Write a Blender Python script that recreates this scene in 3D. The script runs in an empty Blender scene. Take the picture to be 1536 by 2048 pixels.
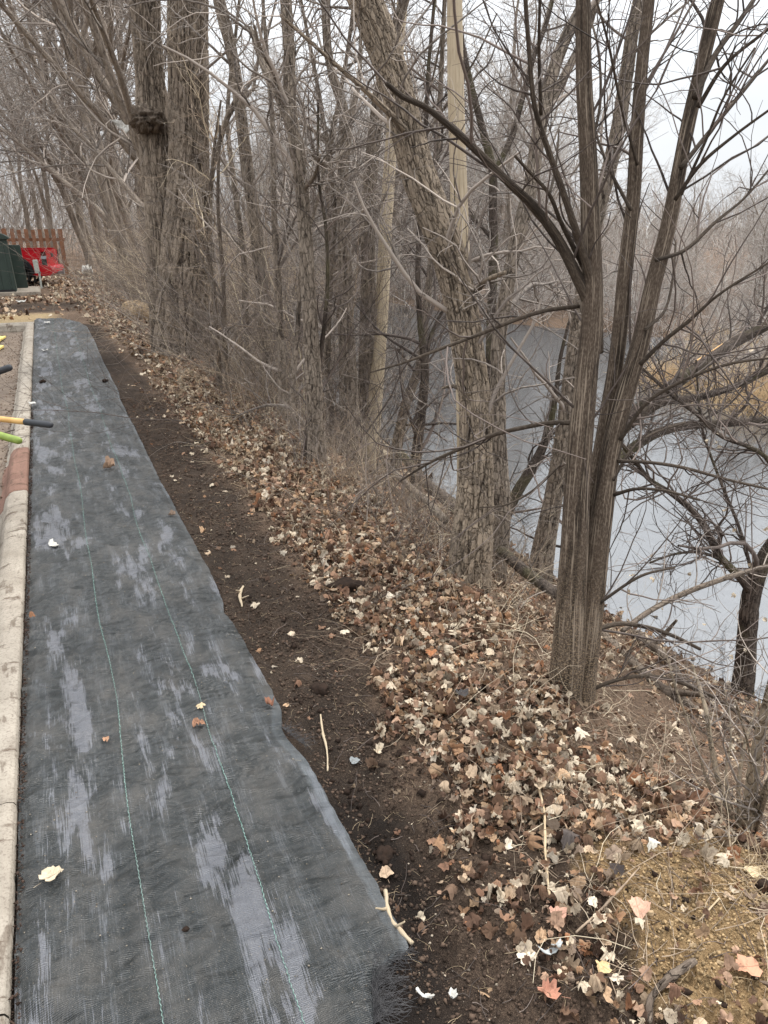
import bpy, math, random
import numpy as np
from mathutils import Vector, Matrix
rad = math.radians
random.seed(7)
RNG = np.random.default_rng(11)

# ------------------------------------------------------------------ camera, sky, sun, exposure
sc = bpy.context.scene
COL = sc.collection
FPX, EYE = 1479.0, 1.65
TH = math.atan(574 / FPX)
PS = math.atan(693 * math.cos(TH) / FPX)
cd = bpy.data.cameras.new("camera")
cam = bpy.data.objects.new("camera", cd)
COL.objects.link(cam)
cam.location = (0, 0, EYE)
cam.rotation_euler = (math.pi / 2 - TH, 0, -PS)
cd.sensor_fit = 'VERTICAL'
cd.sensor_height = 36.0
cd.lens = 36.0 * FPX / 2048
cd.clip_start = 0.05
cd.clip_end = 2000
sc.camera = cam

SUN_EL, SUN_AZ = rad(52), rad(60)
w = bpy.data.worlds.new("World")
sc.world = w
w.use_nodes = True
nt = w.node_tree
nt.nodes.clear()
out = nt.nodes.new('ShaderNodeOutputWorld')
bg = nt.nodes.new('ShaderNodeBackground')
sky = nt.nodes.new('ShaderNodeTexSky')
sky.sky_type = 'NISHITA'
sky.sun_disc = False
sky.sun_elevation = SUN_EL
sky.sun_rotation = SUN_AZ
sky.dust_density = 3.0
hs = nt.nodes.new('ShaderNodeHueSaturation')
hs.inputs['Saturation'].default_value = 0.18
nt.links.new(sky.outputs[0], hs.inputs['Color'])
tc = nt.nodes.new('ShaderNodeTexCoord')
mp = nt.nodes.new('ShaderNodeMapping')
mp.inputs['Scale'].default_value = (1, 1, 3)
nz = nt.nodes.new('ShaderNodeTexNoise')
nz.inputs['Scale'].default_value = 2.0
nz.inputs['Detail'].default_value = 5
cr = nt.nodes.new('ShaderNodeValToRGB')
cr.color_ramp.elements[0].position = 0.3
cr.color_ramp.elements[0].color = (7.9, 8.3, 8.8, 1)
cr.color_ramp.elements[1].position = 0.75
cr.color_ramp.elements[1].color = (10.2, 10.4, 10.6, 1)
mx = nt.nodes.new('ShaderNodeMix')
mx.data_type = 'RGBA'
mx.inputs[0].default_value = 0.8
nt.links.new(tc.outputs['Generated'], mp.inputs[0])
nt.links.new(mp.outputs[0], nz.inputs['Vector'])
nt.links.new(nz.outputs[0], cr.inputs[0])
nt.links.new(hs.outputs[0], mx.inputs[6])
nt.links.new(cr.outputs[0], mx.inputs[7])
# overcast sky: dim at the horizon, three times brighter overhead
sx = nt.nodes.new('ShaderNodeSeparateXYZ')
nt.links.new(tc.outputs['Generated'], sx.inputs[0])
gr = nt.nodes.new('ShaderNodeValToRGB')
for k_, (p_, v_) in enumerate(((0.0, .40), (.12, .43), (.3, .64), (1.0, 1.25))):
    e_ = gr.color_ramp.elements[k_] if k_ < 2 else gr.color_ramp.elements.new(p_)
    e_.position = p_
    e_.color = (v_, v_, v_, 1)
nt.links.new(sx.outputs[2], gr.inputs[0])
ml = nt.nodes.new('ShaderNodeMix')
ml.data_type = 'RGBA'
ml.blend_type = 'MULTIPLY'
ml.inputs[0].default_value = 1.0
nt.links.new(mx.outputs[2], ml.inputs[6])
nt.links.new(gr.outputs[0], ml.inputs[7])
nt.links.new(ml.outputs[2], bg.inputs[0])
bg.inputs[1].default_value = 0.12
nt.links.new(bg.outputs[0], out.inputs[0])

sd = bpy.data.lights.new("sun", 'SUN')
sd.energy = 1.5
sd.angle = rad(16)
sd.color = (1.0, 0.96, 0.9)
sun = bpy.data.objects.new("sun", sd)
COL.objects.link(sun)
_d = Vector((math.sin(SUN_AZ) * math.cos(SUN_EL), math.cos(SUN_AZ) * math.cos(SUN_EL), math.sin(SUN_EL)))
sun.rotation_euler = _d.to_track_quat('Z', 'Y').to_euler()
sun.location = (0, 0, 30)
sc.view_settings.view_transform = 'Standard'
sc.view_settings.look = 'None'
sc.view_settings.exposure = 1.2
sc.view_settings.gamma = 1.0

# ------------------------------------------------------------------ projecting photo measurements to real places
FW = np.array([math.sin(PS) * math.cos(TH), math.cos(PS) * math.cos(TH), -math.sin(TH)])
RT = np.array([math.cos(PS), -math.sin(PS), 0.0])
UP = np.cross(RT, FW)
FH = np.array([math.sin(PS), math.cos(PS), 0.0])
EY = np.array([0, 0, EYE])


def ray(px, py):
    return FW + RT * (px - 768) / FPX - UP * (py - 1024) / FPX


def at(px, py, D):
    d = ray(px, py)
    return EY + d * (D / (d @ FH))


def gnd(px, py, z=0.0):
    d = ray(px, py)
    return EY + d * ((z - EYE) / d[2])


# ------------------------------------------------------------------ noise
def _h(i, j, k):
    n = (i.astype(np.int64) * 374761393 + j.astype(np.int64) * 668265263 + k * 1274126177) & 0xffffffff
    n = ((n ^ (n >> 13)) * 1274126177) & 0xffffffff
    return ((n ^ (n >> 16)) & 0xffffff) / float(0xffffff)


def vn(x, y, seed=0):
    x = np.asarray(x, float)
    y = np.asarray(y, float)
    i = np.floor(x)
    j = np.floor(y)
    u = x - i
    v = y - j
    u = u * u * (3 - 2 * u)
    v = v * v * (3 - 2 * v)
    a = _h(i, j, seed)
    b = _h(i + 1, j, seed)
    c = _h(i, j + 1, seed)
    d = _h(i + 1, j + 1, seed)
    return (a * (1 - u) + b * u) * (1 - v) + (c * (1 - u) + d * u) * v


def fbm(x, y, seed=0, o=4):
    s = 0
    a = 0.5
    t = 0
    for k in range(o):
        s = s + a * vn(x * 2 ** k, y * 2 ** k, seed + k * 17)
        t += a
        a *= 0.55
    return s / t


def sstep(a, b, x):
    t = np.clip((np.asarray(x, float) - a) / (b - a), 0, 1)
    return t * t * (3 - 2 * t)


# ------------------------------------------------------------------ terrain height
def crest(y):
    return np.interp(y, [0, 1.1, 1.7, 2.1, 3.5, 6, 30], [1.80, 1.66, 1.58, 1.62, 1.78, 1.85, 2.0])


def shore(y):
    return np.interp(y, [-10, 3, 5, 7, 11, 20, 40, 90], [5.1, 4.66, 4.46, 4.5, 4.95, 5.2, 5.5, 6])


def farbank(y):
    return np.interp(y, [-20, 8, 9, 11, 13, 14.5, 15.7, 22.6, 40, 90], [14, 11.8, 11.4, 11.5, 13.5, 18, 18.2, 14.6, 13.0, 13])


WATER_Z = -1.6


def zt(x, y, detail=True):
    x = np.asarray(x, float)
    y = np.asarray(y, float)
    xc, xs, xf = crest(y), shore(y), farbank(y)
    u = np.clip((x - xc) / (xs - xc), 0, None)
    zb = -1.62 * (1 - np.clip(1 - u, 0, 1) ** 1.35) - np.clip(u - 1, 0, .5) * 2.6
    soft = 0.06 * np.exp(-((x - xc) / 0.25) ** 2)
    z = zb - soft * (x < xc + 0.6) - 0.05 * sstep(0.9, xc, x) - 0.02 * sstep(0.52, 0.75, x)
    fb = sstep(-1.5, 0.6, x - xf) * 0.95 + np.clip((x - xf), 0, 14) * 0.05
    z = np.where(x > (xs + xf) / 2, -2.5 + fb, z)
    z = np.where(x > xs + 0.5, np.minimum(z, np.where(x > (xs + xf) / 2, z, -1.9)), z)
    if detail:
        g = sstep(0.5, 0.7, x)
        z = z + g * ((fbm(x * 3, y * 3, 3) - .5) * .05 + (fbm(x * 14, y * 14, 5) - .5) * (.035 + .03 * sstep(2.0, 1.5, y) * sstep(1.3, 1.1, x)) + (vn(x * 60, y * 60, 9) - .5) * .006)
        trench = np.exp(-((x - (0.60 + .05 * vn(y * 2, 0 * y, 4))) / .05) ** 2)
        z = z - .022 * trench * (y < 13.5)
        heap = .07 * np.exp(-((x - 1.42) / .30) ** 2 - ((y - .98) / .32) ** 2) + .02 * sstep(.45, .7, fbm(x * 9, y * 9, 14)) * sstep(2.2, 1.6, y) * sstep(.62, .7, x)
        z = z + heap
        z = z + sstep(14.5, 16.5, y) * (x < .6) * (fbm(x * 2, y * 2, 31) - .5) * .08
    return z


def Z(x, y):
    return float(zt(np.array([x]), np.array([y]))[0])


# ------------------------------------------------------------------ object helpers
def tag(o, label=None, cat=None, group=None, kind=None):
    if label: o['label'] = label
    if cat: o['category'] = cat
    if group: o['group'] = group
    if kind: o['kind'] = kind
    return o


def empty(name, loc, label, cat, group=None):
    o = bpy.data.objects.new(name, None)
    o.location = loc
    o.empty_display_size = 0.1
    COL.objects.link(o)
    return tag(o, label, cat, group)


def mesh_np(name, V, faces, mat=None, parent=None, smooth=True, attrs=None, uv=None):
    """faces: list of int arrays (m,k)"""
    me = bpy.data.meshes.new(name)
    V = np.asarray(V, np.float32)
    if parent is not None:
        V = V - np.array(parent.location, np.float32)
    me.vertices.add(len(V))
    me.vertices.foreach_set('co', V.ravel())
    tot = [np.full(len(f), f.shape[1]) for f in faces if len(f)]
    li = np.concatenate([f.ravel() for f in faces if len(f)]).astype(np.int32)
    tot = np.concatenate(tot).astype(np.int32)
    st = np.concatenate([[0], np.cumsum(tot)[:-1]]).astype(np.int32)
    me.loops.add(len(li))
    me.loops.foreach_set('vertex_index', li)
    me.polygons.add(len(tot))
    me.polygons.foreach_set('loop_start', st)
    me.polygons.foreach_set('loop_total', tot)
    if smooth:
        me.polygons.foreach_set('use_smooth', np.ones(len(tot), bool))
    for k, a in (attrs or {}).items():
        a = np.asarray(a, np.float32)
        if a.ndim == 1:
            at_ = me.attributes.new(k, 'FLOAT', 'POINT')
            at_.data.foreach_set('value', a)
        else:
            at_ = me.attributes.new(k, 'FLOAT_COLOR', 'POINT')
            at_.data.foreach_set('color', np.c_[a, np.ones(len(a))].astype(np.float32).ravel())
    if uv is not None:
        l = me.uv_layers.new(name='UVMap')
        l.data.foreach_set('uv', np.asarray(uv, np.float32)[li].ravel())
    me.update(calc_edges=True)
    me.validate()
    if mat: me.materials.append(mat)
    o = bpy.data.objects.new(name, me)
    COL.objects.link(o)
    if parent is not None: o.parent = parent
    return o


def copy_tree(o, parent=None):
    c = o.copy()
    COL.objects.link(c)
    c.parent = parent
    for ch in list(o.children):
        copy_tree(ch, c)
    return c


class MB:
    def __init__(s):
        s.V = []
        s.F = []

    def box(s, c, d, M=None, taper=0.0):
        n = len(s.V)
        for dz in (-1, 1):
            for dx, dy in ((-1, -1), (1, -1), (1, 1), (-1, 1)):
                k = 1 - taper if dz > 0 else 1
                p = Vector((dx * d[0] / 2 * k, dy * d[1] / 2 * k, dz * d[2] / 2))
                if M: p = M @ p
                s.V.append(p + Vector(c))
        s.F += [[n + i for i in f] for f in ((3, 2, 1, 0), (4, 5, 6, 7), (0, 1, 5, 4), (1, 2, 6, 5), (2, 3, 7, 6), (3, 0, 4, 7))]
        return s

    def tube(s, pts, rs, n=10, cap=True):
        pts = [Vector(p) for p in pts]
        base = len(s.V)
        ref = Vector((0.13, 0.2, 1))
        if abs((pts[-1] - pts[0]).normalized().dot(ref.normalized())) > .9: ref = Vector((1, .1, 0))
        for i, p in enumerate(pts):
            t = (pts[min(i + 1, len(pts) - 1)] - pts[max(i - 1, 0)]).normalized()
            a = t.cross(ref).normalized()
            b = t.cross(a)
            for k in range(n):
                an = 2 * math.pi * k / n
                s.V.append(p + (a * math.cos(an) + b * math.sin(an)) * rs[i])
        for i in range(len(pts) - 1):
            for k in range(n):
                k2 = (k + 1) % n
                s.F.append([base + i * n + k, base + i * n + k2, base + (i + 1) * n + k2, base + (i + 1) * n + k])
        if cap:
            s.F.append([base + k for k in range(n)][::-1])
            s.F.append([base + (len(pts) - 1) * n + k for k in range(n)])
        return s

    def prism(s, poly, axis, a0, a1):
        """poly: 2D list in the other two axes, extruded along axis"""
        n = len(s.V)
        m = len(poly)
        for a in (a0, a1):
            for p in poly:
                v = list(p)
                v.insert(axis, a)
                s.V.append(Vector(v))
        s.F.append([n + i for i in range(m)][::-1])
        s.F.append([n + m + i for i in range(m)])
        for i in range(m):
            j = (i + 1) % m
            s.F.append([n + i, n + j, n + m + j, n + m + i])
        return s

    def build(s, name, mat, parent=None, bevel=0, smooth=False):
        me = bpy.data.meshes.new(name)
        off = Vector(parent.location) if parent else Vector((0, 0, 0))
        me.from_pydata([tuple(v - off) for v in s.V], [], s.F)
        me.update()
        import bmesh
        bm = bmesh.new()
        bm.from_mesh(me)
        bmesh.ops.recalc_face_normals(bm, faces=bm.faces)
        if bevel:
            bmesh.ops.bevel(bm, geom=list(bm.edges), offset=bevel, segments=2, affect='EDGES', clamp_overlap=True)
        bm.to_mesh(me)
        bm.free()
        if smooth:
            for p in me.polygons: p.use_smooth = True
        me.materials.append(mat)
        o = bpy.data.objects.new(name, me)
        COL.objects.link(o)
        if parent: o.parent = parent
        return o


# ------------------------------------------------------------------ materials
def srgb(r, g, b):
    f = lambda c: ((c / 255 + .055) / 1.055) ** 2.4 if c > 10 else c / 255 / 12.92
    return (f(r), f(g), f(b))


class NT:
    def __init__(s, name, rough=.8, spec=.3):
        s.m = bpy.data.materials.new(name)
        s.m.use_nodes = True
        s.t = s.m.node_tree
        s.p = s.t.nodes['Principled BSDF']
        s.p.inputs['Roughness'].default_value = rough
        s.p.inputs['Specular IOR Level'].default_value = spec

    def n(s, typ, ins=None, **kw):
        n = s.t.nodes.new('ShaderNode' + typ)
        for k, v in kw.items(): setattr(n, k, v)
        for k, v in (ins or {}).items():
            if isinstance(v, bpy.types.NodeSocket):
                s.t.links.new(v, n.inputs[k])
            else:
                n.inputs[k].default_value = v
        return n

    def coord(s, scale=(1, 1, 1), what='Object'):
        t = s.n('TexCoord')
        return s.n('Mapping', {0: t.outputs[what], 3: scale}).outputs[0]

    def noise(s, vec, scale, detail=4, rough=.55, dist=0):
        return s.n('TexNoise', {'Vector': vec, 'Scale': scale, 'Detail': detail, 'Roughness': rough, 'Distortion': dist}).outputs[0]

    def ramp(s, fac, stops):
        r = s.n('ValToRGB', {0: fac})
        e = r.color_ramp.elements
        while len(e) < len(stops): e.new(.5)
        for k, (p, c) in enumerate(stops):
            e[k].position = p
            e[k].color = (c, c, c, 1) if isinstance(c, (int, float)) else (*c, 1)
        return r.outputs[0]

    def mix(s, f, a, b, blend='MIX'):
        m = s.n('Mix', data_type='RGBA', blend_type=blend)
        for i, v in ((0, f), (6, a), (7, b)):
            if isinstance(v, bpy.types.NodeSocket): s.t.links.new(v, m.inputs[i])
            elif i: m.inputs[i].default_value = (*v, 1)
            else: m.inputs[i].default_value = v
        return m.outputs[2]

    def math(s, op, a, b=0.0):
        return s.n('Math', {0: a, 1: b}, operation=op).outputs[0]

    def attr(s, name, o='Fac'):
        return s.n('Attribute', attribute_name=name).outputs[o]

    def base(s, c):
        if isinstance(c, bpy.types.NodeSocket): s.t.links.new(c, s.p.inputs['Base Color'])
        else: s.p.inputs['Base Color'].default_value = (*c, 1)
        return s

    def bump(s, h, strength=.5, dist=.01):
        b = s.n('Bump', {'Strength': strength, 'Distance': dist, 'Height': h})
        s.t.links.new(b.outputs[0], s.p.inputs['Normal'])
        return s


def simple(name, c, c2=None, scale=20, rough=.7, spec=.3, bump=0, metal=0):
    t = NT(name, rough, spec)
    v = t.coord()
    n = t.noise(v, scale, 5)
    t.base(t.mix(t.ramp(n, [(.3, 0.), (.7, 1.)]), c, c2 or tuple(x * .7 for x in c)))
    if bump: t.bump(n, bump, .005)
    t.p.inputs['Metallic'].default_value = metal
    return t.m


M = {}


def ground_material():
    t = NT('ground_soil', .92, .2)
    v = t.coord()
    n1 = t.noise(v, 9, 6, .65)
    n2 = t.noise(v, 70, 4, .7)
    n3 = t.noise(v, 260, 2, .6)
    dark = t.mix(t.ramp(n1, [(.3, 0.), (.7, 1.)]), srgb(44, 36, 30), srgb(80, 66, 55))
    dark = t.mix(t.ramp(n3, [(.56, 0.), (.68, .6)]), dark, srgb(132, 114, 96))
    dark = t.mix(t.ramp(n3, [(.32, .8), (.45, 0.)]), dark, srgb(30, 24, 20))
    dark = t.mix(t.math('MULTIPLY', t.attr('moist'), .78), dark, srgb(26, 21, 18))
    brown = t.mix(t.ramp(n2, [(.35, 0.), (.65, 1.)]), srgb(66, 53, 43), srgb(128, 106, 88))
    brown = t.mix(t.ramp(n3, [(.55, 0.), (.7, 1.)]), brown, srgb(150, 128, 108))
    sand = t.mix(t.ramp(n2, [(.3, 0.), (.7, 1.)]), srgb(116, 92, 62), srgb(172, 144, 106))
    straw = t.mix(t.ramp(n2, [(.3, 0.), (.7, 1.)]), srgb(140, 118, 88), srgb(190, 168, 130))
    c = t.mix(t.attr('litter'), dark, brown)
    c = t.mix(t.attr('sand'), c, sand)
    c = t.mix(t.attr('straw'), c, straw)
    t.base(c)
    h = t.math('ADD', t.math('MULTIPLY', n2, 1.0), t.math('MULTIPLY', n3, .5))
    t.bump(h, 1.0, .022)
    return t.m


def bark(name, ridge, furrow, pale, streak=0.0, speck=0.0, moss=0.0, vs=1.0):
    """h attribute: 0 furrow .. 1 ridge. UV in metres (round, along)."""
    t = NT(name, .93, .15)
    uv = t.coord((1, 1, 1), 'UV')
    h = t.attr('h')
    n = t.noise(t.coord((60 * vs, 9 * vs, 1), 'UV'), 1, 5, .65)
    fine = t.noise(t.coord((240, 60, 1), 'UV'), 1, 3, .6)
    big = t.noise(t.coord((1.2, 1.2, 1.2)), 1.6, 3)
    c = t.mix(t.ramp(n, [(.3, 0.), (.72, 1.)]), tuple(x * .72 for x in ridge), ridge)
    c = t.mix(t.ramp(fine, [(.45, 0.), (.75, .55)]), c, pale)
    c = t.mix(t.ramp(h, [(.12, 1.), (.7, 0.)]), c, furrow)
    crack = None
    if not streak:
        wv = t.n('VectorMath', {0: t.coord((46 * vs, 13 * vs, 1), 'UV'), 1: t.n('VectorMath', {0: t.n('TexNoise', {'Vector': t.coord((30 * vs, 16 * vs, 1), 'UV'), 'Scale': 1.0, 'Detail': 3.0}).outputs[1], 3: 1.6}, operation='SCALE').outputs[0]}, operation='ADD').outputs[0]
        vor = t.n('TexVoronoi', {'Vector': wv, 'Scale': 1.0}, feature='DISTANCE_TO_EDGE').outputs['Distance']
        crack = t.ramp(vor, [(.0, 1.), (.09, 0.)])
        cell = t.n('RGBToBW', {0: t.n('TexVoronoi', {'Vector': wv, 'Scale': 1.0}).outputs['Color']}).outputs[0]
        c = t.mix(t.ramp(cell, [(.2, 0.), (.8, .45)]), c, pale)
        c = t.mix(t.math('MULTIPLY', crack, .5), c, furrow)
    if streak:
        s = t.noise(t.coord((170, 3.2, 1), 'UV'), 1, 4, .6, .2)
        c = t.mix(t.math('MULTIPLY', t.ramp(s, [(.56, 0.), (.62, 1.)]), streak), c, pale)
    if speck:
        s = t.noise(t.coord((230, 130, 1), 'UV'), 1, 4, .7)
        low = t.ramp(t.n('SeparateXYZ', {0: uv}).outputs[1], [(.0, 1.), (.9, .0)])
        m = t.math('MULTIPLY', t.ramp(s, [(.5, 0.), (.6, 1.)]), t.math('MULTIPLY', low, speck))
        c = t.mix(m, c, srgb(172, 150, 122))
    c = t.mix(t.ramp(big, [(.35, 0.), (.75, .35)]), c, tuple(x * .6 for x in ridge))
    if moss:
        c = t.mix(t.math('MULTIPLY', t.ramp(big, [(.5, 0.), (.62, 1.)]), moss), c, srgb(112, 112, 66))
    t.base(c)
    hh = t.math('ADD', n, t.math('MULTIPLY', fine, .5))
    if crack is not None: hh = t.math('SUBTRACT', hh, t.math('MULTIPLY', crack, 1.1))
    t.bump(hh, .9, .008)
    return t.m


def twigmat(name, c1, c2):
    t = NT(name, .8, .25)
    n = t.noise(t.coord(), 1.7, 3)
    n2 = t.noise(t.coord(), 45, 2)
    c = t.mix(t.ramp(n, [(.35, 0.), (.65, 1.)]), c1, c2)
    rnd = t.n('NewGeometry').outputs['Random Per Island']
    c = t.mix(t.ramp(rnd, [(.0, .75), (.5, 0.)]), c, tuple(x * .32 for x in c1))
    c = t.mix(t.ramp(rnd, [(.68, 0.), (1., .9)]), c, tuple(min(.75, x * 2.4) for x in c2))
    t.base(t.mix(t.ramp(n2, [(.4, 0.), (.7, .5)]), c, tuple(min(1, x * 1.7) for x in c2)))
    return t.m


M['ground'] = ground_material()
M['bark_brown'] = bark('bark_brown', srgb(130, 117, 104), srgb(44, 37, 33), srgb(174, 160, 144), vs=1)
M['bark_cotton'] = bark('bark_cottonwood', srgb(132, 119, 106), srgb(44, 37, 32), srgb(172, 156, 138), vs=.6)
M['bark_leaning'] = bark('bark_leaning', srgb(140, 126, 111), srgb(38, 31, 27), srgb(184, 166, 144), vs=1)
M['bark_elder'] = bark('bark_elder', srgb(86, 74, 64), srgb(34, 29, 25), srgb(158, 143, 126), streak=.8, speck=1.0)
M['bark_elder_limb'] = bark('bark_elder_limb', srgb(78, 68, 59), srgb(36, 31, 27), srgb(130, 117, 103), streak=.5)
M['bark_mottled'] = bark('bark_mottled', srgb(128, 114, 98), srgb(76, 66, 56), srgb(178, 164, 142), speck=.8)
M['bark_dark'] = bark('bark_dark', srgb(80, 70, 63), srgb(38, 33, 30), srgb(120, 108, 98), moss=.25)
M['bark_smooth'] = bark('bark_smooth', srgb(112, 99, 88), srgb(66, 56, 49), srgb(150, 137, 122))
M['twig_grey'] = twigmat('twig_grey', srgb(106, 97, 90), srgb(134, 124, 115))
M['twig_dark'] = twigmat('twig_dark', srgb(70, 62, 57), srgb(92, 82, 76))
M['twig_tan'] = twigmat('twig_tan', srgb(130, 112, 95), srgb(160, 142, 122))
M['twig_far'] = twigmat('twig_far', srgb(142, 132, 124), srgb(166, 156, 148))  # lightened for distance: air haze put into the twig colour


def leafmat():
    t = NT('dry_leaf', .85, .12)
    c = t.attr('col', 'Color')
    n = t.noise(t.coord(), 90, 4, .6)
    lv = t.n('SeparateXYZ', {0: t.attr('lv', 'Vector')})
    ax = t.math('ABSOLUTE', lv.outputs[0])
    mid = t.ramp(ax, [(.012, 1.), (.03, 0.)])
    sv = t.math('FRACT', t.math('MULTIPLY', t.math('ADD', t.math('MULTIPLY', ax, -.9), lv.outputs[1]), 6.5))
    side = t.math('MULTIPLY', t.ramp(sv, [(.0, 1.), (.12, 0.)]), .5)
    vein = t.math('MAXIMUM', mid, side)
    c2 = t.mix(t.ramp(n, [(.3, .55), (.5, .0)]), c, (.06, .04, .028))
    c2 = t.mix(t.math('MULTIPLY', vein, .45), c2, (.11, .075, .05))
    t.base(c2)
    t.bump(n, .4, .003)
    tr = t.n('BsdfTranslucent')
    t.t.links.new(c, tr.inputs[0])
    ms = t.n('MixShader', {0: .12})
    t.t.links.new(t.p.outputs[0], ms.inputs[1])
    t.t.links.new(tr.outputs[0], ms.inputs[2])
    t.t.links.new(ms.outputs[0], t.t.nodes['Material Output'].inputs[0])
    return t.m


M['leaf'] = leafmat()


def crumbmat():
    t = NT('soil_crumb', .9, .2)
    t.base(t.attr('col', 'Color'))
    return t.m


M['crumb'] = crumbmat()


def fabricmat():
    t = NT('woven_fabric', .36, .75)
    v = t.coord()
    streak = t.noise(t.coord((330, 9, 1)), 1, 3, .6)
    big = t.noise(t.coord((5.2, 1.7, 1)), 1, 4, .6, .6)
    # pale sky sheen painted into the base colour, strongest along two long bands
    xx = t.n('SeparateXYZ', {0: v}).outputs[0]
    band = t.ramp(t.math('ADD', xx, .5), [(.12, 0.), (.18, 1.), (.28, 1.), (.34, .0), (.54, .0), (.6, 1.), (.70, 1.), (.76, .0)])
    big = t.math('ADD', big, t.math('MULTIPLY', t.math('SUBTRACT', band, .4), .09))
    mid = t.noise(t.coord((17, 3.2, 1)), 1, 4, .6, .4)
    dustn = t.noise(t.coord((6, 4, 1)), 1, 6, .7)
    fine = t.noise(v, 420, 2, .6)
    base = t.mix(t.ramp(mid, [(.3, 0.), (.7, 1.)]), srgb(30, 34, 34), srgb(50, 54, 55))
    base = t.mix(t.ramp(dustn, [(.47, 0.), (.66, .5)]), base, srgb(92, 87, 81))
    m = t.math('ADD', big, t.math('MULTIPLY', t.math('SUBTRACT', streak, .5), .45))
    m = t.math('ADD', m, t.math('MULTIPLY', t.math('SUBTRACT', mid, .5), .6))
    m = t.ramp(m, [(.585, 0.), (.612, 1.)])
    base = t.mix(t.math('MULTIPLY', m, .55), base, srgb(130, 131, 138))  # sheen patches, put in as paler base colour
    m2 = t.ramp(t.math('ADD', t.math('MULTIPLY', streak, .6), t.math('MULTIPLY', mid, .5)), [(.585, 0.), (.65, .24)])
    base = t.mix(m2, base, srgb(132, 134, 139))  # fine streaks of sheen, also painted into the colour
    base = t.mix(t.math('MULTIPLY', t.math('MULTIPLY', t.attr('hem'), t.ramp(mid, [(.35, .3), (.6, 1.)])), .5), base, srgb(112, 119, 124))
    base = t.mix(t.ramp(fine, [(.60, 0.), (.72, .7)]), base, srgb(146, 138, 126))
    base = t.mix(t.ramp(fine, [(.30, .6), (.42, 0.)]), base, srgb(24, 26, 26))
    t.base(base)
    t.t.links.new(t.ramp(dustn, [(.4, .28), (.6, .55)]), t.p.inputs['Roughness'])
    wx = t.n('TexWave', {'Vector': v, 'Scale': 110.0}, bands_direction='X').outputs['Fac']
    wy = t.n('TexWave', {'Vector': v, 'Scale': 80.0}, bands_direction='Y').outputs['Fac']
    crease = t.noise(t.n('Mapping', {0: v, 2: (0, 0, .5), 3: (5, 15, 1)}).outputs[0], 1, 1.5, .4, .7)
    crease2 = t.noise(t.n('Mapping', {0: v, 2: (0, 0, -.35), 3: (10, 38, 1)}).outputs[0], 1, 1.5, .4, 1.2)
    h = t.math('ADD', t.math('MULTIPLY', t.math('MULTIPLY', wx, wy), .4), t.math('ADD', t.math('MULTIPLY', crease, 8.0), t.math('MULTIPLY', crease2, .6)))
    t.bump(h, .85, .008)
    return t.m


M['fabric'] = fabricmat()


def threadmat():
    t = NT('green_thread', .5, .4)
    wv = t.n('TexWave', {'Vector': t.coord(), 'Scale': 22.0}, bands_direction='Y').outputs['Fac']
    n = t.noise(t.coord(), 2.3, 3)
    c = t.mix(wv, srgb(70, 104, 94), srgb(134, 160, 152))
    c = t.mix(t.ramp(n, [(.4, 0.), (.65, .6)]), c, srgb(96, 104, 100))
    t.base(c)
    return t.m


M['thread'] = threadmat()


def concrete(name, a, b, c):
    t = NT(name, .9, .2)
    v = t.coord()
    n1 = t.noise(v, 7, 5)
    n2 = t.noise(v, 120, 4, .7)
    n3 = t.noise(t.coord((5, 14, 5)), 1, 5, .7)
    x = t.mix(t.ramp(n1, [(.3, 0.), (.7, 1.)]), a, b)
    x = t.mix(t.ramp(n2, [(.5, 0.), (.68, .75)]), x, c)
    x = t.mix(t.ramp(n3, [(.57, 0.), (.64, .75)]), x, srgb(74, 58, 46))
    x = t.mix(t.ramp(t.noise(t.coord((30, 9, 9)), 1, 4), [(.58, 0.), (.66, .6)]), x, srgb(84, 70, 58))
    t.base(x)
    t.bump(n2, .6, .006)
    return t.m


M['kerb'] = concrete('kerb_concrete', srgb(138, 129, 117), srgb(168, 159, 146), srgb(108, 98, 88))
M['kerb_red'] = concrete('kerb_iron', srgb(118, 90, 78), srgb(138, 108, 94), srgb(98, 74, 64))
M['bark_far'] = bark('bark_far', srgb(146, 132, 119), srgb(84, 73, 64), srgb(176, 164, 150), vs=.5)  # paler bark, haze of distance mixed into its colour
M['pad'] = concrete('pad_concrete', srgb(140, 130, 118), srgb(166, 156, 142), srgb(120, 110, 98))
M['asphalt'] = concrete('dirty_asphalt', srgb(104, 92, 82), srgb(132, 118, 104), srgb(86, 74, 66))
M['green_steel'] = simple('green_steel', srgb(52, 66, 58), srgb(44, 56, 50), 4, .55, .4)
M['red_paint'] = simple('red_paint', srgb(186, 22, 34), srgb(170, 18, 30), 3, .25, .6)
M['black_plastic'] = simple('black_plastic', srgb(30, 31, 34), srgb(22, 22, 24), 30, .5, .4)
M['rubber'] = simple('rubber', srgb(34, 34, 35), srgb(26, 26, 27), 60, .8, .3, .3)
M['grey_metal'] = simple('grey_metal', srgb(130, 132, 132), srgb(100, 100, 100), 10, .45, .5)
M['lamp_red'] = simple('lamp_red', srgb(92, 14, 18), srgb(60, 10, 12), 30, .2, .6)
M['lamp_clear'] = simple('lamp_clear', srgb(170, 175, 180), srgb(140, 145, 150), 30, .2, .6)
M['white_paint'] = simple('white_paint', srgb(205, 208, 200), srgb(180, 184, 176), 20, .6, .3)
M['fence_wood'] = simple('fence_wood', srgb(148, 108, 84), srgb(120, 84, 64), 6, .85, .2)
M['ash_wood'] = simple('ash_wood', srgb(214, 172, 108), srgb(196, 150, 88), 14, .45, .4)
M['grip_black'] = simple('grip_black', srgb(52, 54, 58), srgb(44, 46, 50), 30, .6, .4)
M['grip_green'] = simple('grip_green', srgb(134, 152, 70), srgb(112, 130, 56), 30, .55, .4)
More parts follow.
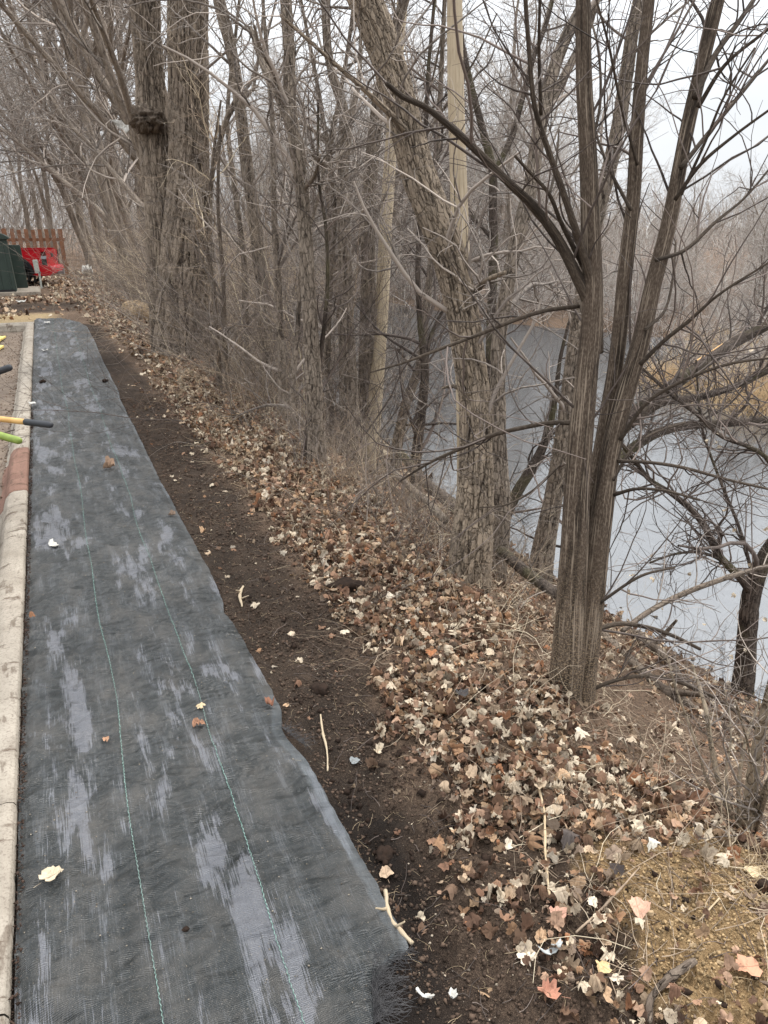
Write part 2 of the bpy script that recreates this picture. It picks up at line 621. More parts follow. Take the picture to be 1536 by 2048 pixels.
M['yellow_board'] = simple('yellow_board', srgb(226, 206, 128), srgb(212, 190, 112), 12, .7, .3)
M['ink'] = simple('ink', srgb(92, 76, 48), srgb(84, 70, 44), 12, .8, .2)
M['paper'] = simple('paper', srgb(214, 212, 206), srgb(170, 165, 156), 55, .8, .2, .5)
M['blue_plastic'] = simple('blue_plastic', srgb(72, 128, 208), srgb(150, 186, 226), 40, .4, .5)
M['tan_rock'] = simple('tan_rock', srgb(176, 154, 122), srgb(146, 124, 98), 12, .9, .2, .6)
M['foil'] = simple('foil', srgb(176, 178, 176), srgb(130, 134, 132), 40, .35, .6)
M['dark_clod'] = simple('dark_clod', srgb(56, 44, 37), srgb(34, 28, 24), 60, .95, .1, .8)
M['straw'] = simple('straw', srgb(176, 154, 122), srgb(196, 176, 146), 30, .8)
M['reed'] = simple('reed', srgb(200, 172, 134), srgb(214, 190, 154), 3, .85)
M['fray'] = simple('fray', srgb(44, 44, 46), srgb(84, 82, 82), 80, .6, .4)
M['wall_tan'] = simple('wall_tan', srgb(170, 152, 136), srgb(156, 138, 122), .6, .9, .1)
M['wall_white'] = simple('wall_white', srgb(196, 190, 182), srgb(180, 174, 166), .6, .9, .1)
M['roof'] = simple('roof', srgb(148, 134, 124), srgb(130, 118, 108), 1, .9, .1)
M['window'] = simple('window', srgb(70, 76, 84), srgb(56, 60, 68), 2, .15, .6)


def peeled():
    t = NT('peeled_wood', .7, .3)
    n = t.noise(t.coord((70, 2.5, 1), 'UV'), 1, 4, .6)
    n2 = t.noise(t.coord((8, 3, 1), 'UV'), 1, 4, .6)
    f = t.noise(t.coord((260, 16, 1), 'UV'), 1, 3)
    c = t.mix(t.ramp(n, [(.3, 0.), (.7, 1.)]), srgb(164, 146, 120), srgb(200, 184, 158))
    c = t.mix(t.ramp(n2, [(.5, 0.), (.75, .5)]), c, srgb(146, 132, 114))
    c = t.mix(t.ramp(f, [(.6, 0.), (.7, .5)]), c, srgb(104, 84, 64))
    t.base(c)
    t.bump(n, .5, .004)
    return t.m


M['peeled'] = peeled()


def watermat():
    t = NT('river_water', .05, 1.0)
    v = t.coord((1, .6, 1))
    t.base(srgb(72, 74, 76))
    t.p.inputs['IOR'].default_value = 2.05
    n = t.noise(v, 7, 3, .5, .3)
    n2 = t.noise(t.coord((1, .35, 1)), 26, 2)
    calm = t.ramp(t.noise(t.coord(), .5, 2), [(.4, .25), (.6, 1.)])
    h = t.math('MULTIPLY', t.math('ADD', n, t.math('MULTIPLY', n2, .35)), calm)
    t.bump(h, .16, .03)
    return t.m


M['water'] = watermat()


# ------------------------------------------------------------------ the setting: terrain, water, road, kerb
def axis(segs):
    a = []
    for lo, hi, st in segs:
        a.append(np.arange(lo, hi, st))
    return np.concatenate(a + [np.array([segs[-1][1]])])


def litter_left(y):
    return np.interp(y, [0.7, .97, 1.43, 1.84, 2.57, 4, 6, 8.5, 12, 14.5, 16.5], [.62, .66, .73, .84, .94, .95, .95, .88, .78, .72, -9])


def sand_mask(x, y):
    d = np.hypot((x - 1.44) / .42, (y - .95) / .38) + (fbm(x * 5, y * 5, 77) - .5) * .9
    return sstep(1.02, .82, d)


def ground():
    xs = np.concatenate([np.linspace(-600, -40, 14), np.linspace(-34, -3, 26), axis([(-2.5, -.45, .12), (-.44, .5, .06), (.5, 2.3, .0125), (2.3, 4.8, .04), (4.8, 8, .25)]),
                         np.linspace(8.5, 26, 50), np.linspace(29, 60, 14), np.linspace(75, 600, 12)])
    ys = np.concatenate([np.linspace(-300, -12, 10), np.linspace(-10, .4, 18), axis([(.55, 4.2, .0125), (4.2, 9, .03), (9, 20, .07), (20, 36, .3)]),
                         np.linspace(38, 100, 30), np.linspace(120, 700, 12)])
    X, Y = np.meshgrid(xs, ys)
    Zz = zt(X, Y)
    road = (X < -.37) & (Y < 14.95)
    Zz = np.where(road, -.3, Zz)
    Zz = np.where((X < .1) & ~road, Zz - .006, Zz)
    n, m = X.shape
    idx = np.arange(n * m).reshape(n, m)
    F = np.stack([idx[:-1, :-1], idx[:-1, 1:], idx[1:, 1:], idx[1:, :-1]], -1).reshape(-1, 4)
    ll = litter_left(Y)
    lit = sstep(-.08, .12, X - ll + (fbm(X * 6, Y * 6, 8) - .5) * .25)
    band = sstep(16.6, 17.4, Y) * sstep(19.6, 18.6, Y) * (X < 1.4) * .9
    lit = lit * (1 - band) * (1 - .6 * sstep(1.9, 1.4, Y) * sstep(1.35, 1.15, X))
    straw = sstep(14.9, 15.2, Y) * sstep(17.2, 16.4, Y + (fbm(X * 3, Y * 3, 2) - .5)) * sstep(.3, -.2, X)
    straw = np.maximum(straw, (X > 9) * sstep(1.2, .2, np.abs(X - farbank(Y) - 1.2)) * (Y < 14) * .8)
    o = mesh_np('ground', np.stack([X, Y, Zz], -1).reshape(-1, 3), [F], M['ground'],
                attrs={'litter': lit.ravel(), 'sand': sand_mask(X, Y).ravel(), 'straw': straw.ravel(), 'moist': (sstep(2.3, 1.3, Y + (fbm(X * 4, Y * 4, 12) - .5) * .8) * .8 + .3 * sstep(.4, .6, fbm(X * 5, Y * 5, 13))).ravel()})
    tag(o, kind='structure')


ground()

wx = np.array([[3.9, -60, WATER_Z], [60, -60, WATER_Z], [60, 130, WATER_Z], [3.9, 130, WATER_Z]])
tag(mesh_np('river_water', wx, [np.array([[0, 1, 2, 3]])], M['water']), kind='structure')


def road():
    xs = axis([(-14, -2, .5), (-2, -.46, .05)])
    ys = axis([(-6, .5, .5), (.5, 14.9, .06)])
    X, Y = np.meshgrid(xs, ys)
    Zr = -.12 + (fbm(X * 2, Y * 2, 41) - .5) * .02 + (fbm(X * 12, Y * 12, 42) - .5) * .012
    n, m = X.shape
    idx = np.arange(n * m).reshape(n, m)
    F = np.stack([idx[:-1, :-1], idx[:-1, 1:], idx[1:, 1:], idx[1:, :-1]], -1).reshape(-1, 4)
    tag(mesh_np('parking_lot', np.stack([X, Y, Zr], -1).reshape(-1, 3), [F], M['asphalt']), kind='structure')


road()


def kerb():
    prof = [(-.312, -.3), (-.312, .02), (-.318, .032), (-.335, .038), (-.39, .036), (-.425, .02), (-.448, -.01), (-.462, -.05), (-.475, -.09), (-.50, -.118), (-.53, -.135), (-.53, -.3)]
    joints = [-3, .3, 1.36, 2.06, 3.56, 5.13, 6.2, 8.6, 11.2, 13.4, 14.9]
    root = bpy.data.objects.new('kerb', None)
    COL.objects.link(root)
    tag(root, kind='structure')
    for k in range(len(joints) - 1):
        y0, y1 = joints[k] + .003, joints[k + 1] - .003
        red = abs(joints[k] - 5.13) < .01
        ys = np.concatenate([[y0, y0 + .004], np.arange(y0 + .03, y1 - .03, .03), [y1 - .004, y1]])
        P = np.array(prof)
        # finer profile
        q = []
        for i in range(len(P) - 1):
            for t in np.linspace(0, 1, 4, endpoint=False): q.append(P[i] * (1 - t) + P[i + 1] * t)
        q.append(P[-1])
        q = np.array(q)
        V = np.zeros((len(ys), len(q), 3))
        for i, y in enumerate(ys):
            edge = .006 if (i == 0 or i == len(ys) - 1) else 0
            nn = (fbm(q[:, 0] * 9 + 5, q[:, 1] * 9 + y * 4, 50) - .5) * .008 + (fbm(q[:, 0] * 40, y * 30 + q[:, 1] * 40, 51) - .5) * .005
            V[i, :, 0] = q[:, 0] - nn * .5 + (0 if red else 0)
            V[i, :, 1] = y
            V[i, :, 2] = q[:, 1] + nn - edge * (q[:, 1] > -.2) + (.004 if red else 0)
            if red:  # raised rim and long recess of the iron casting
                inn = (q[:, 0] > -.40) & (q[:, 0] < -.34) & (q[:, 1] > 0)
                V[i, :, 2] -= np.where(inn & (y > 5.4) & (y < 5.98), .008, 0)
        idx = np.arange(len(ys) * len(q)).reshape(len(ys), len(q))
        F = np.stack([idx[:-1, :-1], idx[:-1, 1:], idx[1:, 1:], idx[1:, :-1]], -1).reshape(-1, 4)
        o = mesh_np('iron_inlet' if red else 'kerb_section', V.reshape(-1, 3), [F, idx[0][None, :], idx[-1][None, ::-1]], M['kerb_red' if red else 'kerb'], root)
        if red: o['label'] = 'rust red iron casting set into the concrete kerb'
    b = MB()
    b.prism([(14.9 + .0, -.3), (14.9, -.1), (14.93, -.02), (14.98, .02), (15.12, .02), (15.12, -.3)], 0, -14, -.313)
    b.build('kerb_section', M['kerb'], root)


kerb()

# ------------------------------------------------------------------ weed-barrier fabric
XR_Y = [.4, .95, 1.03, 1.10, 1.135, 1.16, 1.2, 1.32, 1.54, 1.75, 1.9, 2.0, 2.1, 2.2, 2.46, 2.9, 3.0, 3.1, 3.5, 4.1, 5.2, 6.2, 7.83, 8.2, 10.4, 12, 14.0, 14.8, 15.2, 15.45]
XR_X = [.41, .415, .43, .45, .50, .575, .58, .575, .57, .565, .56, .535, .525, .555, .555, .54, .525, .54, .545, .53, .52, .52, .505, .53, .52, .54, .53, .44, .30, .18]


def fab_z(x, y):
    e = sstep(.05, .0, x + .31)
    w = (fbm(x * 3.2 + y * 2.0, y * 2.4 - x * 1.5, 61, 3) - .5) * .036
    lft = sstep(.0, -.25, x)
    d = x * 10 + y * 17
    w = w + (fbm(x * 5 + y * 4, d, 62, 3) - .5) * .034 * (.45 + lft)
    w = w + (np.abs(fbm(x * 7 + y * 3, y * 26 - x * 14, 162, 2) - .5) * -.034 + .006) * (.35 + .9 * vn(x * 2.2, y * 1.7, 163))
    cross = np.abs(fbm(x * 2.5, y * 15 + x * 6, 63, 3) - .5)
    w = w + .014 * np.exp(-(cross / .045) ** 2) * vn(x * 2, y * 1.5, 64)
    long = np.abs(fbm(x * 9 + .5 * np.sin(y * 1.3), y * .7, 65, 2) - .5)
    w = w + .010 * np.exp(-(long / .04) ** 2) * vn(x * 2, y * 1.1, 66)
    w = w - .02 * e
    return np.maximum(.020 + w * .9, .004)


def fabric():
    nx = 110
    ys = np.concatenate([np.arange(.4, 4.5, .009), np.arange(4.5, 9, .018), np.arange(9, 15.45, .04), [15.45]])
    xr = np.interp(ys, XR_Y, XR_X) + (vn(ys * 30, ys * 0, 67) - .5) * .005 + (vn(ys * 3, ys * 0, 68) - .5) * .008
    xl = -.306 + (vn(ys * 6, ys * 0, 69) - .5) * .008
    u = np.linspace(0, 1, nx)
    X = xl[:, None] * (1 - u) + xr[:, None] * u
    Y = np.repeat(ys[:, None], nx, 1)
    Y = np.where(Y > 15, Y - .0, Y)
    Zf = fab_z(X, Y)
    edge = sstep(.93, 1, u)[None, :]
    Zf = Zf * (1 - edge * .7) + zt(X, Y) * edge * .9 + .006 * edge
    Zf = np.maximum(Zf, zt(X, Y) + .003)
    n, m = X.shape
    idx = np.arange(n * m).reshape(n, m)
    F = np.stack([idx[:-1, :-1], idx[:-1, 1:], idx[1:, 1:], idx[1:, :-1]], -1).reshape(-1, 4)
    root = empty('landscape_fabric', (.1, 4, 0), 'long strip of black woven weed barrier fabric with green stitched lines beside the kerb', 'fabric')
    hem = sstep(-.032, -.028, X - xr[:, None] - .006 * np.sin(Y * 3)) * sstep(1.9, 2.1, Y + 9 * (Y < 1.14)) * 0 + sstep(-.04, -.034, X - xr[:, None]) * (Y > 1.14) * (Y < 2.3) * .9 + sstep(-.022, -.017, X - xr[:, None]) * (Y > 2.9) * vn(Y * 1.5, Y * 0, 88)
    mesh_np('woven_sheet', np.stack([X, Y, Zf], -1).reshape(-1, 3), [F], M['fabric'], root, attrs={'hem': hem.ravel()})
    for x0 in (0.0, .285):
        yy = np.arange(.4, 15.3, .008)
        xc = x0 + (fbm(yy * .8, yy * 0 + x0, 70, 3) - .5) * .05
        xc = xc + np.where((np.arange(len(yy)) % 2) == 0, .0012, -.0012)
        wd = .0012
        L = np.stack([xc - wd, yy, fab_z(xc - wd, yy) + .003], -1)
        C = np.stack([xc, yy, fab_z(xc, yy) + .0045], -1)
        R = np.stack([xc + wd, yy, fab_z(xc + wd, yy) + .003], -1)
        V = np.stack([L, C, R], 1)
        ix = np.arange(len(yy) * 3).reshape(-1, 3)
        F = np.stack([ix[:-1, :-1], ix[:-1, 1:], ix[1:, 1:], ix[1:, :-1]], -1).reshape(-1, 4)
        mesh_np('stitched_line', V.reshape(-1, 3), [F], M['thread'], root)
    return root


FAB = fabric()


# ------------------------------------------------------------------ tubes and branching
def tubes(groups, sides, rng=None):
    """groups: list of (P (N,n,3), R (N,n)). -> V, F"""
    Vs, Fs, off = [], [], 0
    for P, R in groups:
        N, n, _ = P.shape
        if N == 0: continue
        T = np.empty_like(P)
        T[:, 1:-1] = P[:, 2:] - P[:, :-2]
        T[:, 0] = P[:, 1] - P[:, 0]
        T[:, -1] = P[:, -1] - P[:, -2]
        T /= np.linalg.norm(T, axis=2, keepdims=True) + 1e-9
        mean = P[:, -1] - P[:, 0]
        mean /= np.linalg.norm(mean, axis=1, keepdims=True) + 1e-9
        ref = np.where(np.abs(mean[:, 2:3]) > .8, np.array([[1.0, .2, .1]]), np.array([[.1, .15, 1.0]]))
        A = np.cross(T, ref[:, None, :])
        A /= np.linalg.norm(A, axis=2, keepdims=True) + 1e-9
        B = np.cross(T, A)
        an = np.arange(sides) * 2 * np.pi / sides
        V = P[:, :, None, :] + R[:, :, None, None] * (A[:, :, None, :] * np.cos(an)[None, None, :, None] + B[:, :, None, :] * np.sin(an)[None, None, :, None])
        idx = off + np.arange(N * n * sides).reshape(N, n, sides)
        nx = np.roll(idx, -1, 2)
        F = np.stack([idx[:, :-1], nx[:, :-1], nx[:, 1:], idx[:, 1:]], -1).reshape(-1, 4)
        Vs.append(V.reshape(-1, 3))
        Fs.append(F)
        off += N * n * sides
    return np.concatenate(Vs), np.concatenate(Fs)


def grow(par, count, lr, rf, ang, n=6, up=.06, wig=.18, tmin=.15, tmax=1.0, rmin=.0012, rmax=1, rng=RNG, bias=None, down=0):
    P, R = par
    N, m, _ = P.shape
    seg = np.linalg.norm(np.diff(P, axis=1), axis=2).sum(1)
    pr = seg / seg.sum()
    k = rng.choice(N, count, p=pr)
    t = (tmin + (tmax - tmin) * rng.random(count)) * (m - 1)
    i = np.minimum(t.astype(int), m - 2)
    f = (t - i)[:, None]
    p0 = P[k, i] * (1 - f) + P[k, i + 1] * f
    r0 = R[k, i] * (1 - f[:, 0]) + R[k, i + 1] * f[:, 0]
    T = P[k, i + 1] - P[k, i]
    T /= np.linalg.norm(T, axis=1, keepdims=True) + 1e-9
    q = rng.normal(size=(count, 3))
    if bias is not None: q = q + np.array(bias)
    q -= (q * T).sum(1, keepdims=True) * T
    q /= np.linalg.norm(q, axis=1, keepdims=True) + 1e-9
    a = np.radians(ang[0] + (ang[1] - ang[0]) * rng.random(count))[:, None]
    d = T * np.cos(a) + q * np.sin(a)
    L = (lr[0] + (lr[1] - lr[0]) * rng.random(count) ** 1.3)
    Q = np.empty((count, n, 3))
    Q[:, 0] = p0
    cur = rng.normal(size=(count, 3)) * wig * .6
    for s in range(1, n):
        d = d + rng.normal(size=(count, 3)) * wig + cur + np.array([0, 0, up])
        d /= np.linalg.norm(d, axis=1, keepdims=True)
        Q[:, s] = Q[:, s - 1] + d * (L / (n - 1))[:, None]
    rr = np.clip(np.minimum(r0 * rf, L * .016 + rmin), rmin, rmax)
    tp = np.linspace(1, .35, n)[None, :]
    RR = np.maximum(rr[:, None] * tp, rmin * .6)
    return Q, RR


def smooth_path(pts, rs, step):
    P = np.array(pts, float)
    r = np.array(rs, float)
    L = np.r_[0, np.cumsum(np.linalg.norm(np.diff(P, axis=0), axis=1))]
    k = max(3, int(L[-1] / step))
    s = np.linspace(0, L[-1], k)
    # Catmull-Rom style through Hermite
    m = np.gradient(P, L, axis=0)
    i = np.clip(np.searchsorted(L, s, side='right') - 1, 0, len(L) - 2)
    h = (L[i + 1] - L[i])[:, None]
    t = ((s - L[i])[:, None]) / h
    Q = (2 * t ** 3 - 3 * t ** 2 + 1) * P[i] + (t ** 3 - 2 * t ** 2 + t) * h * m[i] + (-2 * t ** 3 + 3 * t ** 2) * P[i + 1] + (t ** 3 - t ** 2) * h * m[i + 1]
    return Q, np.interp(s, L, r), s


def trunk_mesh(name, paths, mat, parent, kind='furrow', step=.012, sides=72, amp=.1, freq=14, seed=0, flare=0.0):
    """paths: list of (pts, radii); real bark relief from ridged noise"""
    Vs, Fs, Fc, UV, H = [], [], [], [], []
    if kind in ('furrow', 'streak'): paths = [(p_, [q * .84 for q in r_]) for p_, r_ in paths]
    off = 0
    for k, (pts, rs) in enumerate(paths):
        Q, R, s = smooth_path(pts, rs, step)
        n = len(Q)
        sd_ = sides if R.max() > .03 else max(8, sides // 4)
        T = np.gradient(Q, axis=0)
        T /= np.linalg.norm(T, axis=1, keepdims=True)
        ref = np.array([0.3, -1.0, .1]) if abs(T[:, 2].mean()) > .5 else np.array([0, .1, 1.0])
        A = np.cross(T, ref)
        A /= np.linalg.norm(A, axis=1, keepdims=True)
        B = np.cross(T, A)
        an = np.arange(sd_) * 2 * np.pi / sd_
        rm = R.mean()
        # seamless noise round the trunk: sample on a cylinder unrolled twice and blended
        U = an[None, :] * rm + 0 * s[:, None]
        per = 2 * np.pi * rm
        S = np.repeat(s[:, None], sd_, 1)

        def nz_(fu, fv, sdn, o=3):
            wv_ = (an / (2 * np.pi))[None, :]
            wv_ = sstep(.8, 1.0, wv_)
            a_ = fbm(U * fu, S * fv, sdn, o)
            b_ = fbm((U - per) * fu, S * fv, sdn, o)
            return a_ * (1 - wv_) + b_ * wv_

        sdn = seed * 31 + k * 7 + 100
        if kind == 'furrow':
            warp = nz_(freq * .5, freq * .35, sdn + 3) * .0
            wu = (fbm(U * freq * .7, S * freq * .5, sdn + 71, 2) - .5) * .0
            a1 = np.abs(nz_(freq * 1.7, freq * .17, sdn, 3) - .5) * 11
            a2 = np.abs(nz_(freq * 2.6, freq * .33, sdn + 9, 3) - .5) * 12
            plate = np.abs(nz_(freq * 1.3, freq * 1.1, sdn + 5, 2) - .5) * 16
            h = np.clip(np.minimum(np.minimum(a1, a2 + .25), plate + .45), 0, 1)
        elif kind == 'streak':
            a1 = np.abs(nz_(freq, freq * .06, sdn, 3) - .5) * 6
            h = np.clip(a1 + .25, 0, 1)
        else:
            h = np.clip(.55 + (nz_(freq, freq * .3, sdn) - .5), 0, 1)
        big = nz_(3, 1.2, sdn + 40, 3) - .5
        knots = np.clip(nz_(5, 3, sdn + 50, 2) - .72, 0, 1) * 1.5
        RR = R[:, None] * (1 + amp * (h - .8) + .07 * big + knots * .12)
        if flare:
            lob = .5 + .5 * np.cos(an * 5 + seed)[None, :] * 1.0 + .4 * np.cos(an * 3 + 1.3 * seed)[None, :]
            RR = RR * (1 + flare * np.exp(-s / (.22 * max(1, R[0] / .1)))[:, None] * lob)
        V = Q[:, None, :] + RR[:, :, None] * (A[:, None, :] * np.cos(an)[None, :, None] + B[:, None, :] * np.sin(an)[None, :, None])
        idx = off + np.arange(n * sd_).reshape(n, sd_)
        nx = np.roll(idx, -1, 1)
        Fs.append(np.stack([idx[:-1], nx[:-1], nx[1:], idx[1:]], -1).reshape(-1, 4))
        Fc.append(idx[-1][None, :])
        Fc.append(idx[0][None, ::-1])
        Vs.append(V.reshape(-1, 3))
        UV.append(np.stack([np.minimum(U, per - U) if True else U, S], -1).reshape(-1, 2))
        H.append(h.ravel())
        off += n * sd_
    return mesh_np(name, np.concatenate(Vs), [np.concatenate(Fs)] + Fc, mat, parent, attrs={'h': np.concatenate(H)}, uv=np.concatenate(UV))


def stem(D, pts):
    """photo measurements (px, py, width px[, D]) -> real points and radii"""
    P, R = [], []
    n = len(pts)
    for i, p in enumerate(pts):
        d = p[3] if len(p) > 3 else (D if not isinstance(D, tuple) else D[0] + (D[1] - D[0]) * i / (n - 1))
        q = at(p[0], p[1], d)
        wd = (q - EY) @ FW
        P.append(q)
        R.append(p[2] / 2 / FPX * wd)
    return P, R


def extend_up(P, R, length, lean=(0, 0, 0), f=.75, step=.8):
    P, R = list(P), list(R)
    d = P[-1] - P[-2]
    d /= np.linalg.norm(d)
    k = max(1, int(length / step))
    for i in range(k):
        d = d + np.array(lean) + RNG.normal(size=3) * .05
        d /= np.linalg.norm(d)
        P.append(P[-1] + d * length / k)
        R.append(R[-1] * (f ** (1 / k)))
    return P, R


def sit(P, R, sink=.12, flare=1.1):
    """put the foot of a stem into the ground"""
    P = list(P)
    R = list(R)
    d = P[0] - P[1]
    d[2] = min(d[2], -.05)
    d /= np.linalg.norm(d)
    z = Z(P[0][0], P[0][1])
    p = P[0].copy()
    p[2] = z - sink
    if P[0][2] > z + .02:
        return [p] + P, [R[0] * flare] + R
    P[0] = p
    return P, R


def as_group(paths, n=10):
    G = np.empty((len(paths), n, 3))
    Rr = np.empty((len(paths), n))
    for i, (P, R) in enumerate(paths):
        Q, r, s = smooth_path(P, R, .05)
        k = np.linspace(0, len(Q) - 1, n).astype(int)
        G[i] = Q[k]
        Rr[i] = r[k]
    return G, Rr


def crown(parent, mat, groups, name='branches', sides=4, thick=5):
    big = [(P, R) for P, R in groups[:1]]
    V1, F1 = tubes(big, thick)
    if len(groups) > 1:
        V2, F2 = tubes(groups[1:], 3 if sides == 3 else sides)
        V = np.concatenate([V1, V2])
        F = np.concatenate([F1, F2 + len(V1)])
    else:
        V, F = V1, F1
    return mesh_np(name, V, [F], mat, parent)
# ------------------------------------------------------------------ trees measured from the photo
def foot(px, py):
    d = ray(px, py)
    lo = None
    for t in np.arange(.5, 60, .01):
        p = EY + d * t
        if p[2] <= Z(p[0], p[1]):
            return float(p @ FH)
    return 30.0


def tree(name, label, cat, group, loc):
    return empty(name, tuple(float(v) for v in loc), label, cat, group)


def hero(name, label, D, stems, mat, twmat, kind='furrow', sides=72, amp=.12, freq=14, seed=1, flare=.15, step=.012, up=3.0, cr=None, group=None, limbs=(), cat='tree', tw=(16, 70, 260), tlen=((.7, 2.0), (.3, .9), (.12, .4)), tmin=.25, wig=.16, sitting=True):
    """first stem gives the foot; limbs are thinner stems measured the same way"""
    paths = []

    def depth_at(py):
        if not isinstance(D, tuple): return D
        ys_ = [q[1] for q in stems[0]][::-1]
        fr = np.linspace(0, 1, len(ys_))[::-1]
        return D[0] + (D[1] - D[0]) * float(np.interp(py, ys_, fr))
    for i, st in enumerate(stems):
        d0_ = depth_at(st[0][1])
        P, R = stem(D if i == 0 or not sitting else (d0_ + .02, d0_ + .02 + (.35 if i % 2 else -.3) * min(1, len(st) / 6)), st)
        if i == 0 and sitting: P, R = sit(P, R)
        if up and st[-1][1] < 30: P, R = extend_up(P, R, up)
        paths.append((P, R))
    root = tree(name, label, cat, group, paths[0][0][0] + np.array([0, 0, .12]))
    trunk_mesh('trunk', paths, mat, root, kind, step, sides, amp, freq, seed, flare)
    G = as_group(paths)
    lp = []
    for k_, st in enumerate(limbs):
        d0_ = depth_at(st[0][1])
        P, R = stem((d0_, d0_ + (-.4 if k_ % 2 == 0 else .3)), st)
        lp.append((P, R))
    if lp:
        for q_ in lp: trunk_mesh('limb', [q_], mat, root, 'smooth' if kind == 'furrow' else kind, .02, 40, .08, freq, seed + 3, 0)
        L = as_group(lp)
        par = (np.concatenate([G[0], L[0], L[0]]), np.concatenate([G[1], L[1], L[1]]))
    else:
        par = G
    a, b, c = tw
    if a:
        g1 = grow(par, a, tlen[0], .45, (30, 65), 8, .05, wig, tmin, 1, .002, .02)
        par2 = (np.concatenate([g1[0]] + ([L[0][:, np.linspace(0, 9, 8).astype(int)]] * 2 if lp else [])), np.concatenate([g1[1]] + ([L[1][:, np.linspace(0, 9, 8).astype(int)]] * 2 if lp else [])))
        g2 = grow(par2, b, tlen[1], .6, (30, 75), 7, .04, wig * 1.1, .1, 1, .0015, .008)
        g3 = grow(g2, c, tlen[2], .7, (30, 80), 5, .03, wig * 1.2, .1, 1, .0011, .004)
        crown(root, twmat, [g1, g2, g3], 'twigs', 3, 5)
    return root


D1 = foot(1132, 1385)
